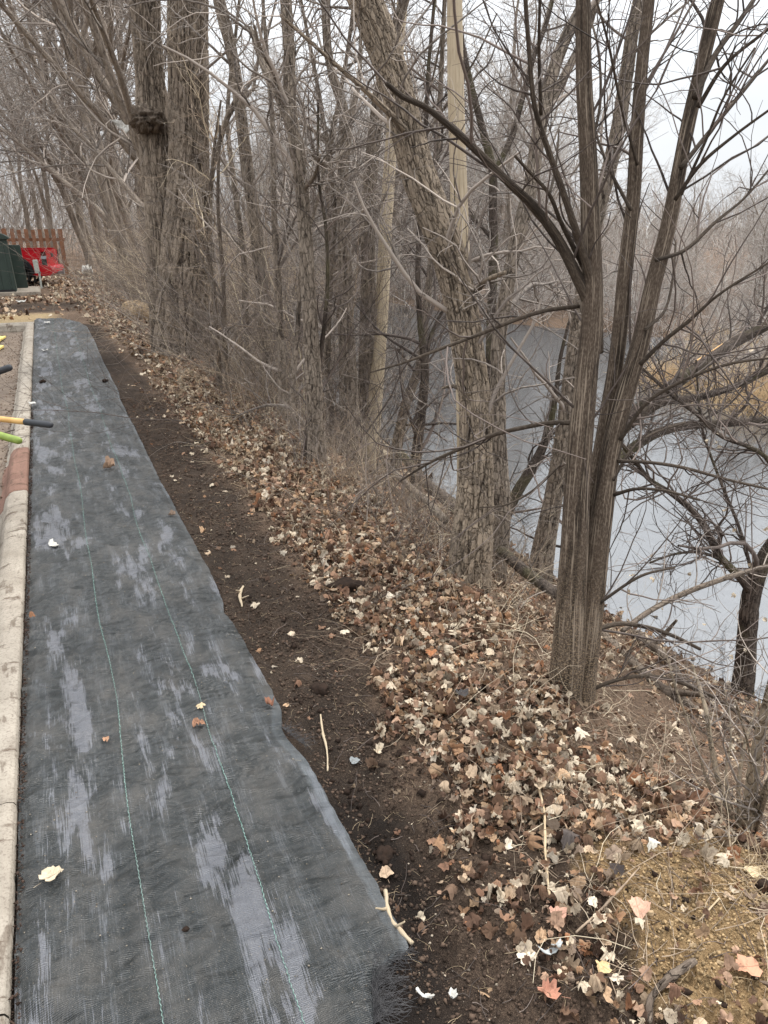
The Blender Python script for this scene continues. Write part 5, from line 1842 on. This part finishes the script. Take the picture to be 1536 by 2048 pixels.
# torn papers and litter
def scrap(name, label, px, py, poly, scale, mat, cat, thick=.003, bend=.3, onfab=True, lift=.006, ztop=None):
    p = gnd(px, py, .02) if onfab else at(px, py, foot(px, py))
    if ztop is not None: p = gnd(px, py, ztop); p[2] = ztop
    elif onfab: p[2] = float(fab_z(np.array([p[0]]), np.array([p[1]]))[0])
    p[2] += lift
    r0_ = np.random.default_rng(len(label))
    q0 = []
    for a_, b_ in zip(poly, list(poly[1:]) + [poly[0]]):  # ragged torn edge
        a_, b_ = np.array(a_, float), np.array(b_, float)
        for t_ in (0, .33, .66): q0.append(a_ * (1 - t_) + b_ * t_ + r0_.normal(size=2) * .07)
    poly = q0
    n = len(poly)
    P = np.array(poly, float) * scale
    c = P.mean(0)
    V = []
    for zz in (0, thick):
        for r_ in (0, .5, 1):
            if r_ == 0: V.append([c[0], c[1], zz]); continue
            for q in P:
                u = c + (q - c) * r_
                V.append([u[0], u[1], zz + bend * np.linalg.norm(u - c) ** 2 / scale + .09 * scale * math.sin(u[0] / scale * 7 + u[1] / scale * 5) * math.cos(u[1] / scale * 6)])
    V = np.array(V)
    m = 1 + 2 * n
    T, Q = [], []
    for k in (0, m):
        for i in range(n):
            j = (i + 1) % n
            t = [k, k + 1 + i, k + 1 + j]
            q = [k + 1 + i, k + 1 + n + i, k + 1 + n + j, k + 1 + j]
            if k == 0: t, q = t[::-1], q[::-1]
            T.append(t); Q.append(q)
    for i in range(n):
        j = (i + 1) % n
        Q.append([1 + n + i, 1 + n + j, m + 1 + n + j, m + 1 + n + i])
    V[:, 2] -= V[:, 2].min()
    o = mesh_np(name, V, [np.array(T), np.array(Q)], mat)
    o.location = p
    return tag(o, label, cat)


scrap('paper_scrap', 'torn white paper scrap lying on the fabric near the first green line', 104, 1092, [(-.25, 1), (.15, 1), (.35, .3), (.6, -.2), (.65, -.9), (.3, -1), (-.1, -.4), (-.3, .1)], .055, M['paper'], 'paper')
scrap('plant_tag', 'small square white tag lying over the edge of the kerb', 64, 810, [(-.5, .6), (.5, .7), (.6, -.5), (-.3, -.7), (-.4, 0)], .055, M['paper'], 'tag', ztop=.04)
scrap('plant_tag', 'white tag at the far end of the fabric, the more distant of two', 94, 649, [(-.5, .8), (.6, .9), (.55, -.7), (-.5, -.8)], .075, M['paper'], 'tag')
scrap('plant_tag', 'white notched tag on the upper fabric, the nearer of two', 91, 704, [(-.6, .5), (0, .3), (.5, .9), (.6, -.7), (-.3, -.7)], .07, M['paper'], 'tag')
scrap('crumpled_wrapper', 'small crumpled white wrapper on the dark soil at the bottom edge', 850, 2000, [(-.9, .7), (-.5, .9), (0, .2), (.6, -.1), (.9, -.8), (.4, -.7), (-.2, -.4)], .019, M['paper'], 'wrapper', .002, .5, False, .012)
scrap('crumpled_foil', 'crumpled silvery foil strip half buried in the dark soil', 1100, 1916, [(-1.4, .3), (-.6, .1), (.2, .5), (1.3, .4), (1.2, -.2), (.3, -.4), (-.7, -.3)], .024, M['foil'], 'foil', .002, .5, False, .02)
scrap('shell_piece', 'little cream shell-like chip beside the white wrapper', 905, 2004, [(-.8, .3), (0, .8), (.8, .3), (.6, -.5), (-.5, -.6)], .014, M['paper'], 'chip', .003, 2, False, .012)
scrap('plastic_scrap', 'scrap of bright blue plastic caught on the bank at the water line', 1343, 1262, [(-.8, .8), (.2, 1), (.8, .2), (.6, -.9), (-.5, -.8), (-.9, 0)], .05, M['blue_plastic'], 'plastic', .004, 2.5, False, .05)
scrap('paper_scrap', 'white scrap lying on the leaves beyond the parking lot', 43, 611, [(-.8, .4), (.3, .8), (1, .1), (.3, -.6), (-.7, -.4)], .12, M['paper'], 'paper', .01, .6, False, .05)
scrap('plastic_bag', 'white plastic bag lying in the thicket beyond the leaf-covered strip', 178, 558, [(-.8, 1.6), (.3, 1.8), (.7, .5), (.6, -.9), (-.4, -1), (-.9, 0)], .2, M['paper'], 'bag', .12, .5, False, .1)


def clod(name, label, px, py, r, mat, cat, seed, flat=.7, onfab=False, zb=None, sx=1.0):
    rng = np.random.default_rng(seed)
    p = gnd(px, py, .02) if onfab else at(px, py, foot(px, py))
    if onfab: p[2] = float(fab_z(np.array([p[0]]), np.array([p[1]]))[0])
    n, m = 14, 20
    th = np.linspace(0, np.pi, n)[:, None]
    ph = np.linspace(0, 2 * np.pi, m, endpoint=False)[None, :]
    o3 = rng.normal(size=(6, 3))
    d = np.stack([np.sin(th) * np.cos(ph), np.sin(th) * np.sin(ph), np.cos(th) + 0 * ph], -1)
    rr = 1 + .18 * sum(np.sin((d * q).sum(-1) * 3 + i) for i, q in enumerate(o3)) / 2
    V = d * rr[..., None] * r
    V[..., 0] *= sx
    V[..., 2] = V[..., 2] * flat + r * flat * .6
    idx = np.arange(n * m).reshape(n, m)
    nx = np.roll(idx, -1, 1)
    F = np.stack([idx[:-1], idx[1:], nx[1:], nx[:-1]], -1).reshape(-1, 4)
    o = mesh_np(name, V.reshape(-1, 3), [F], mat)
    o.location = p
    return tag(o, label, cat)


clod('soil_clod', 'black clod of soil lying on the fabric beside the upper kerb', 85, 767, .035, M['dark_clod'], 'clod', 1, .6, True)
clod('soil_clod', 'black clod of soil at the upper right fabric edge', 210, 765, .035, M['dark_clod'], 'clod', 2, .6, True)
clod('soil_clod', 'broad flat clod in the dug soil above the blue-grey leaf', 640, 1382, .035, M['dark_clod'], 'clod', 3, .5)
clod('soil_clod', 'rounded dark clod in the soil beside the lower fabric edge', 770, 1712, .026, M['dark_clod'], 'clod', 4, .6)
clod('soil_clod', 'larger dark clod at the litter edge left of the leaning tree', 690, 1178, .055, M['dark_clod'], 'clod', 5, .5, sx=1.6)
clod('soil_clod', 'small clod lying on the pale patch of the lower fabric', 372, 1862, .008, M['dark_clod'], 'clod', 6, .7, True)
clod('field_stone', 'tan boulder at the foot of the thicket beyond the fabric', 276, 640, .26, M['tan_rock'], 'stone', 7, .95)
clod('pebble', 'smooth grey stone at the right edge below the straw', 1528, 1780, .022, M['dark_clod'], 'stone', 8, .7)
for i, (px, py, r) in enumerate([(1300, 1828, .009), (1385, 1895, .01), (1440, 1930, .009), (1215, 1690, .008)]):
    clod('pebble', ['yellowish pebble on the sand near the pink leaf', 'yellowish pebble between the thick stick and the sand', 'tan pebble left of the two-lobed leaf', 'tan pebble at the upper edge of the sand'][i], px, py, r, M['tan_rock'], 'stone', 20 + i, .8)


# frayed threads on the torn fabric edge
def frays():
    rng = np.random.default_rng(44)
    for (pts, n, L, lab) in [([(560, 1452), (610, 1492)], 120, .05, 'tuft of frayed black threads at the notch in the fabric edge'), ([(742, 1935), (748, 2050)], 330, .09, 'long frayed black threads along the torn lower end of the fabric'), ([(745, 1932), (815, 1912)], 90, .05, 'short frayed threads under the torn fabric point')]:
        a, b = gnd(*pts[0], .015), gnd(*pts[1], .015)
        t = rng.random(n)[:, None]
        p = a * (1 - t) + b * t
        Q = np.empty((n, 6, 3))
        Q[:, 0] = p
        d = rng.normal(size=(n, 3)) * .5 + np.array([1.0, .1, .25])
        l = L * (.3 + rng.random(n))
        for s in range(1, 6):
            d = d + rng.normal(size=(n, 3)) * .3 - np.array([0, 0, .15])
            d /= np.linalg.norm(d, axis=1, keepdims=True)
            Q[:, s] = Q[:, s - 1] + d * (l / 5)[:, None]
            g_ = zt(Q[:, s, 0], Q[:, s, 1]) + .004
            Q[:, s, 2] = np.maximum(Q[:, s, 2], g_)
        V, F = tubes([(Q, np.full((n, 6), .0004))], 3)
        o = mesh_np('frayed_threads', V, [F], M['fray'], FAB)
        o['label'] = lab


frays()


# fine rootlets and straw
def wisps(name, label, cat, x, y, n, L, mat, r, seed, spread=.1, up=.3, stuff=True):
    rng = np.random.default_rng(seed)
    Q = np.empty((n, 6, 3))
    px = x(rng, n)
    py = y(rng, n)
    Q[:, 0] = np.stack([px, py, zt(px, py) + .004], -1)
    d = rng.normal(size=(n, 3)) * np.array([1, 1, .3]) + np.array([0, 0, up])
    l = L[0] + (L[1] - L[0]) * rng.random(n) ** 2
    d /= np.linalg.norm(d, axis=1, keepdims=True)
    for s in range(1, 6):
        d = d + rng.normal(size=(n, 3)) * .22 - np.array([0, 0, .1])
        d /= np.linalg.norm(d, axis=1, keepdims=True)
        Q[:, s] = Q[:, s - 1] + d * (l / 5)[:, None]
        Q[:, s, 2] = np.maximum(Q[:, s, 2], zt(Q[:, s, 0], Q[:, s, 1]) + .003)
    V, F = tubes([(Q, np.full((n, 6), r) * np.linspace(1, .5, 6))], 3)
    return tag(mesh_np(name, V, [F], mat), label, cat, kind='stuff' if stuff else None)


wisps('rootlets', 'fine pale rootlets and straw bits lying on the dug soil', 'rootlets', lambda g, n: .55 + .7 * g.random(n), lambda g, n: .7 + 5 * g.random(n) ** 1.6, 900, (.01, .07), M['straw'], .0005, 50, up=.1)
wisps('dead_twigs', 'small dead twigs strewn through the leaf litter on the bank', 'twigs', lambda g, n: .95 + 1.3 * g.random(n) ** .9, lambda g, n: .9 + 9 * g.random(n) ** 1.4, 2600, (.04, .4), M['twig_tan'], .0014, 51, up=.25)
wisps('dead_twigs', 'small dead twigs strewn down the slope to the river', 'twigs', lambda g, n: 1.8 + 2.5 * g.random(n), lambda g, n: 1.2 + 6 * g.random(n) ** 1.2, 700, (.06, .6), M['twig_tan'], .002, 52, up=.25)
wisps('dead_twigs', 'dark broken twigs lying among the leaves and soil near the camera', 'twigs', lambda g, n: .62 + 1.1 * g.random(n), lambda g, n: .75 + 3.2 * g.random(n) ** 1.4, 700, (.02, .16), M['twig_dark'], .0013, 56, up=.15)
wisps('straw_tuft', 'tuft of loose dry straw at the right edge of the sand', 'straw', lambda g, n: 1.63 + g.normal(size=n) * .07, lambda g, n: .98 + g.normal(size=n) * .07, 160, (.05, .25), M['straw'], .0012, 53, up=.5, stuff=False)
wisps('dry_grass', 'withered pale grass stems on the leafy strip above the brush', 'grass', lambda g, n: 1.0 + .8 * g.random(n), lambda g, n: 4.5 + 8 * g.random(n), 900, (.08, .35), M['straw'], .0013, 54, up=.6)


# pale leaves still hanging on twigs over the water
def hanging():
    rng = np.random.default_rng(61)
    host = [o for o in COL.objects if o.name == 'river_edge_tree'][0]
    spots = [(1390, 640), (1500, 690), (1506, 700), (1526, 720), (1437, 868), (1416, 882), (1425, 885), (1340, 982), (1346, 986), (1305, 1160), (1262, 1152), (1450, 1022), (1405, 1120), (1500, 1130), (1478, 1255), (1485, 1300), (1470, 1060), (1532, 1060), (1255, 1185), (1410, 1250), (1462, 1315), (1437, 1385), (1300, 1112), (1440, 895), (1380, 1150), (1498, 1180), (1510, 1280), (1464, 1190), (1530, 1240), (1276, 1190), (1322, 1215)]
    P = np.array([at(a + rng.normal() * 3, b, D7 - .15 + .3 * rng.random()) for a, b in spots])
    n = len(P)
    z0 = P[:, 2]
    o = leaf_mass('hanging_leaves', P[:, 0], P[:, 1], .022 + .025 * rng.random(n), np.zeros(n), np.full(n, 2.0), rng, np.full(n, .9), parent=host, z=z0)


hanging()
bg_ = scrap('plastic_bag', 'torn white plastic bag snagged beside the burl on the double tree', 245, 255, [(-1.1, .5), (-.6, .65), (.1, .5), (.8, .35), (1.1, -.2), (.8, -.7), (.2, -.45), (-.5, -.05)], .10, M['paper'], 'bag', .01, .6, False)
bg_.location = at(244, 254, D3 - .45)
bg_.rotation_euler = (math.pi / 2, .2, -.4)
# ------------------------------------------------------------------ utility cabinet, pickup, post, fence
def cabinet():
    pad = MB()
    pad.box((-1.35, 22.3, -.02), (2.35, 2.0, .2))
    o = pad.build('concrete_pad', M['pad'], None, .02)
    tag(o, 'low concrete slab under the green cabinets', 'slab')
    for nm, lab, x1, y0, y1, h, hang in (('utility_cabinet', 'dark green ribbed steel utility cabinet, the nearer and taller of two', -.72, 21.55, 22.35, 1.36, .06), ('utility_cabinet', 'dark green plain steel cabinet, the one further back beside the white post', -.47, 22.75, 23.15, 1.16, 0)):
        x0 = x1 - 1.7
        root = empty(nm, ((x0 + x1) / 2, (y0 + y1) / 2, .08), lab, 'cabinet')
        b = MB()
        s = .05 if hang else .03  # sides slope inward toward the top
        n = len(b.V)
        for (z, k) in ((.08, 0), (h, 1)):
            for (x, y) in ((x0 + s * k, y0 + .05 * k), (x1 - s * k, y0 + .05 * k), (x1 - s * k, y1 - .05 * k), (x0 + s * k, y1 - .05 * k)):
                b.V.append(Vector((x, y, z)))
        b.F += [[n + i for i in f] for f in ((3, 2, 1, 0), (4, 5, 6, 7), (0, 1, 5, 4), (1, 2, 6, 5), (2, 3, 7, 6), (3, 0, 4, 7))]
        b.build('body', M['green_steel'], root, .012)
        if hang:
            lid = MB()
            lid.prism([(x0 + s - hang, h - .04), (x1 - s + hang, h - .04), (x1 - s + hang, h + .01), (x1 - s - .08, h + .09), (x0 + s + .08, h + .09), (x0 + s - hang, h + .01)], 1, y0 - .02, y1 + .02)
            lid.build('lid', M['green_steel'], root, .012)
            for t in (.16, .38, .60, .82, .94):
                r = MB()
                xb, xt = x0 + (x1 - x0) * t, x0 + s + (x1 - x0 - 2 * s) * t
                r.tube([(xb, y0 - .004, .16), (xt, y0 + .042, h - .10)], [.016, .016], 6)
                r.build('rib', M['green_steel'], root)
            bs = MB()
            bs.box((x1 - .86, y0 - .012, .11), (1.66, .02, .05))
            bs.build('base_rail', M['black_plastic'], root)


cabinet()

pr = empty('marker_post', (-.17, 23.6, 0), 'slim white marker post with a wider box on top, before the red pickup', 'post')
b = MB(); b.box((-.15, 23.6, .2), (.055, .04, .5)); b.build('post', M['white_paint'], pr, .006)
b = MB(); b.box((-.20, 23.59, .58), (.13, .07, .36), Matrix.Rotation(rad(-3), 3, 'Y')); b.build('marker_box', M['white_paint'], pr, .012)
b = MB(); b.box((-.13, 23.56, .42), (.05, .02, .05)); b.build('bracket', M['grey_metal'], pr, .004)


def pickup():
    """built with its rear toward +x, near side toward -y, then turned"""
    ox, oy, yaw = .10, 24.0, rad(-12)
    Rm = Matrix.Rotation(yaw, 3, 'Z')
    root = empty('pickup_truck', (ox, oy, 0), 'red pickup truck parked beyond the green cabinets, only its rear end in view', 'pickup')
    W_ = 1.68

    def put(b):
        b.V = [Rm @ v + Vector((ox, oy, 0)) for v in b.V]
        return b

    # bed side with wheel arch cut out: profile polygon in x-z
    def side_poly(z0, z1, x0, x1, wx_, wr):
        p = [(x0, z0)]
        a = [(wx_ + wr * math.cos(t), .36 + wr * math.sin(t)) for t in np.linspace(math.pi, 0, 15)]
        a = [(max(x0, x), z) for x, z in a if z >= z0]
        p += a
        p += [(x1, z0), (x1, z1), (x0, z1)]
        return p
    bx = MB()
    bx.prism(side_poly(.42, .985, -1.9, -.08, -.86, .43), 1, 0, .06)
    put(bx).build('bed_side', M['red_paint'], root, .008)
    bx = MB()
    bx.prism(side_poly(.42, .985, -1.9, -.08, -.86, .43), 1, W_ - .06, W_)
    put(bx).build('bed_side', M['red_paint'], root, .008)
    bf = MB(); bf.box((-1.0, W_ / 2, .52), (1.8, W_ - .13, .05)); put(bf).build('bed_floor', M['black_plastic'], root)
    # bed rail cap
    for y in (.03, W_ - .03):
        r = MB(); r.box((-.99, y, 1.0), (1.82, .085, .028)); put(r).build('bed_rail', M['red_paint'], root, .006)
    tg = MB()
    tg.box((-.045, W_ / 2, .72), (.05, W_ - .10, .52))
    tail = put(tg).build('tailgate', M['red_paint'], root, .012)
    hd = MB(); hd.box((-.012, W_ / 2, .84), (.02, .24, .09)); put(hd).build('handle', M['black_plastic'], root, .004)
    # tail lamps
    for y in (.012, W_ - .012):
        for z0, z1, m in ((.84, .955, 'lamp_red'), (.755, .835, 'lamp_clear'), (.60, .75, 'black_plastic')):
            l = MB(); l.box((-.075, y - (.01 if y < 1 else -.01), (z0 + z1) / 2), (.13, .05, z1 - z0)); put(l).build('tail_lamp', M[m], root, .008)
    bp = MB()
    bp.prism([(-.44, .34), (-.40, .54), (.06, .56), (.10, .50), (.10, .36), (.02, .30), (-.36, .30)], 1, -.02, W_ + .02)
    put(bp).build('bumper', M['red_paint'], root, .012)
    hb = MB(); hb.box((.16, W_ / 2, .34), (.2, .1, .08)); hb.tube([(.24, W_ / 2, .38), (.24, W_ / 2, .46)], [.03, .03], 8); put(hb).build('tow_hitch', M['grey_metal'], root, .004)
    # wheels, arches
    for (x, y) in ((-.86, .03), (-.86, W_ - .27), (-3.7, .03), (-3.7, W_ - .27)):
        wl = MB()
        prof = [(0, .30), (.02, .345), (.05, .365), (.19, .365), (.22, .345), (.24, .30)]
        ring = []
        for a in np.linspace(0, 2 * math.pi, 28, endpoint=False):
            ring.append([Vector((x + r * math.cos(a), y + yy, .365 + r * math.sin(a))) for yy, r in prof] )
        n0 = len(wl.V)
        for r_ in ring: wl.V += r_
        m = len(prof)
        for i in range(28):
            j = (i + 1) % 28
            for k in range(m - 1): wl.F.append([n0 + i * m + k, n0 + j * m + k, n0 + j * m + k + 1, n0 + i * m + k + 1])
            wl.F.append([n0 + i * m + m - 1, n0 + j * m + m - 1, n0 + j * m, n0 + i * m])
        t_ = put(wl).build('tyre', M['rubber'], root, 0, True)
        rm = MB(); rm.tube([(x, y + .03, .365), (x, y + .20, .365)], [.21, .21], 20)
        rm.tube([(x, y + .01, .365), (x, y + .04, .365)], [.05, .05], 10)
        put(rm).build('rim', M['grey_metal'], root, .004)
    for y in (-.035, W_ + .035):
        fl = MB()
        a = np.linspace(math.pi, 0, 15)
        outer = [(-.86 + .49 * math.cos(t), .36 + .49 * math.sin(t)) for t in a]
        inner = [(-.86 + .40 * math.cos(t), .36 + .40 * math.sin(t)) for t in a[::-1]]
        outer = [(x, z) for x, z in outer]
        n0 = len(fl.V)
        pl = outer + inner
        fl.prism(pl, 1, y - .03, y + .035)
        # replace the big concave caps by quads
        fl.F = [f for f in fl.F if len(f) == 4]
        m = len(outer)
        for off in (0, len(pl)):
            for i in range(m - 1):
                fl.F.append([n0 + off + i, n0 + off + i + 1, n0 + off + 2 * m - 2 - i, n0 + off + 2 * m - 1 - i])
        put(fl).build('wheel_arch', M['black_plastic'], root)
    mf = MB(); mf.box((-.42, .12, .26), (.02, .22, .26)); put(mf).build('mud_flap', M['rubber'], root)
    ch = MB(); ch.box((-2.3, W_ / 2, .42), (4.2, .9, .14)); put(ch).build('chassis', M['black_plastic'], root)
    # cab and bonnet (behind the cabinets)
    cb = MB()
    cb.prism([(-3.45, .40), (-1.93, .40), (-1.93, 1.0), (-2.05, 1.52), (-2.9, 1.54), (-3.4, 1.04)], 1, 0, W_)
    put(cb).build('cab', M['red_paint'], root, .02)
    cb = MB()
    cb.prism([(-3.16, 1.04), (-2.1, 1.04), (-2.16, 1.45), (-2.86, 1.46)], 1, -.006, W_ + .006)
    put(cb).build('window', M['window'], root)
    cb = MB()
    cb.prism([(-4.55, .40), (-3.46, .40), (-3.46, 1.03), (-4.3, .96), (-4.55, .86)], 1, .02, W_ - .02)
    put(cb).build('bonnet', M['red_paint'], root, .02)


pickup()


def fence():
    root = empty('wooden_fence', (-3, 29.5, 0), 'brown wooden picket fence with gaps standing behind the red pickup', 'fence')
    x = -9.0
    rng = np.random.default_rng(9)
    while x < .75:
        b = MB()
        h = 1.52 + rng.normal() * .012
        b.box((x, 29.5 + rng.normal() * .006, h / 2), (.125, .025, h), Matrix.Rotation(rng.normal() * .008, 3, 'Y'))
        b.build('picket', M['fence_wood'], root)
        x += .215
    for z in (.35, 1.18):
        b = MB(); b.box((-4.1, 29.56, z), (9.8, .05, .1)); b.build('rail', M['fence_wood'], root)
    for x in (-9, -6.4, -3.8, -1.2, .6):
        b = MB(); b.box((x + .1, 29.63, .76), (.1, .09, 1.52)); b.build('post', M['fence_wood'], root)


fence()

# yellow boards lying on the lot
for i, (x, y, wdt, dpt, rz, lab) in enumerate([(-1.11, 13.75, .72, .62, .03, 'yellow board with handwriting lying on the lot at the end of the kerb'), (-1.12, 12.62, .76, .62, -.02, 'blank yellow board, the middle one of three on the lot'), (-1.25, 11.72, .8, .5, .12, 'blank yellow board nearest the camera on the lot')]):
    root = empty('yellow_board', (x, y, -.10), lab, 'board')
    b = MB()
    b.prism([(x - wdt / 2, y - dpt / 2), (x + wdt / 2 - .10, y - dpt / 2), (x + wdt / 2, y + dpt / 2), (x - wdt / 2, y + dpt / 2)], 2, -.105, -.075)
    b.build('board', M['yellow_board'], root, .003)
    if i == 0:
        c = bpy.data.curves.new('handwriting', 'FONT')
        c.body = 'USE.'
        c.size = .22
        c.extrude = .001
        c.align_x = 'RIGHT'
        o = bpy.data.objects.new('handwriting', c)
        COL.objects.link(o)
        bpy.context.view_layer.update()
        me = bpy.data.meshes.new_from_object(o)
        bpy.data.objects.remove(o)
        me.materials.clear()
        me.materials.append(M['ink'])
        o = bpy.data.objects.new('handwriting', me)
        COL.objects.link(o)
        o.parent = root
        o.location = (wdt / 2 - .12, -.02, .028)
        o.rotation_euler = (0, 0, .02)


# garden tools laid across a wheelbarrow; only the handle ends reach into view
def tools():
    cx, cy = -1.35, 4.25
    root = empty('wheelbarrow', (cx, cy, -.12), 'steel wheelbarrow standing on the lot with tool handles sticking out over the kerb', 'wheelbarrow')
    b = MB()
    top = [(-.45, -.42), (.45, -.36), (.45, .36), (-.45, .42)]
    bot = [(-.28, -.25), (.20, -.22), (.20, .22), (-.28, .25)]
    n = 0
    for k, ring in enumerate((bot, top)):
        for (x, y) in ring: b.V.append(Vector((cx + x, cy + y, .32 if k == 0 else .66)))
    for i in range(4):
        j = (i + 1) % 4
        b.F.append([i, j, 4 + j, 4 + i])
    b.F.append([3, 2, 1, 0])
    o = b.build('tray', M['grey_metal'], root)
    sl = o.modifiers.new('thick', 'SOLIDIFY')
    sl.thickness = .006
    for s in (-1, 1):
        f = MB(); f.tube([(cx - 1.0, cy + s * .3, .55), (cx - .3, cy + s * .27, .31), (cx + .5, cy + s * .08, .12)], [.018] * 3, 8); f.build('handle', M['ash_wood'], root)
        f = MB(); f.tube([(cx - .25, cy + s * .26, .31), (cx - .35, cy + s * .27, -.11)], [.014] * 2, 8); f.build('leg', M['black_plastic'], root)
    f = MB(); f.tube([(cx + .5, cy - .05, .07), (cx + .5, cy + .05, .07)], [.19, .19], 20); f.build('wheel', M['rubber'], root, .01)

    def handle(lab, tip, back, segs, tool):
        tip, back = np.array(tip), np.array(back)
        r = empty('garden_tool', tuple(back), lab, 'tool')
        L = np.linalg.norm(tip - back)
        u = (tip - back) / L
        for nm, a, c, ra, rb, m in segs:
            p0, p1 = back + u * (L - a), back + u * (L - c)
            k = 8
            pts = [p0 + (p1 - p0) * i / k for i in range(k + 1)]
            rs = [ra + (rb - ra) * i / k for i in range(k + 1)]
            if nm == 'grip':
                pts.append(p1 + u * .012); rs.append(rb * .8)
                pts.append(p1 + u * .017); rs.append(rb * .35)
            bb = MB(); bb.tube([tuple(q) for q in pts], rs, 16); bb.build(nm, m, r, 0, True)
        bb = MB()
        bb.box(tuple(back - u * .14), (.30, .2, .012)); bb.build('blade', M['grey_metal'], r, .004)

    t0 = at(103, 850, 3.5 + .0)
    b0 = at(0, 838, 3.62)
    u = (b0 - t0) / np.linalg.norm(b0 - t0)
    handle('wooden tool handle with a long black grip sticking out over the kerb', t0, t0 + u * 1.25, [('shaft', 1.25, .14, .0145, .0145, M['ash_wood']), ('grip', .165, .012, .0165, .0165, M['grip_black'])], 0)
    t0 = at(40, 882, 3.30); b0 = at(0, 871, 3.36); u = (b0 - t0) / np.linalg.norm(b0 - t0)
    handle('green tool handle end just below the wooden one', t0, t0 + u * 1.1, [('shaft', 1.1, .3, .0145, .0145, M['ash_wood']), ('grip', .31, .012, .0185, .0175, M['grip_green'])], 0)
    t0 = at(22, 734, 3.95); b0 = at(0, 742, 3.95); u = (b0 - t0) / np.linalg.norm(b0 - t0)
    handle('short dark tool grip higher up at the left edge', t0, t0 + u * .95, [('shaft', .95, .2, .015, .015, M['ash_wood']), ('grip', .21, .012, .019, .018, M['grip_black'])], 0)


tools()


def building(name, lab, cx, cy, wx_, wy_, h, z0, wall, rz=0., rows=2, cols=6):
    root = empty(name, (cx, cy, z0), lab, 'building')
    b = MB(); b.box((cx, cy, z0 + h / 2), (wx_, wy_, h)); b.build('wall', wall, root)
    b = MB(); b.box((cx, cy, z0 + h + .15), (wx_ + .5, wy_ + .5, .3)); b.build('roof', M['roof'], root, .03)
    for r in range(rows):
        for c in range(cols):
            b = MB()
            xx = cx - wx_ / 2 + (c + .5) * wx_ / cols
            b.box((xx, cy - wy_ / 2 - .01, z0 + 1.6 + r * 3.0), (1.3, .06, 1.4))
            w_ = b.build('window', M['window'], root)
            f = MB()
            for sx, sz, dx, dz in ((1.46, .08, 0, .74), (1.46, .08, 0, -.74), (.08, 1.4, .69, 0), (.08, 1.4, -.69, 0), (.05, 1.4, 0, 0)):
                f.box((xx + dx, cy - wy_ / 2 - .045, z0 + 1.6 + r * 3.0 + dz), (sx, .05, sz))
            f.build('frame', M['white_paint'], w_)
    root.rotation_euler = (0, 0, rz)


building('low_building', 'low tan building showing through the woods across the river', 26.5, 56, 17, 9, 5.0, -.3, M['wall_tan'], -.5, 1, 6)
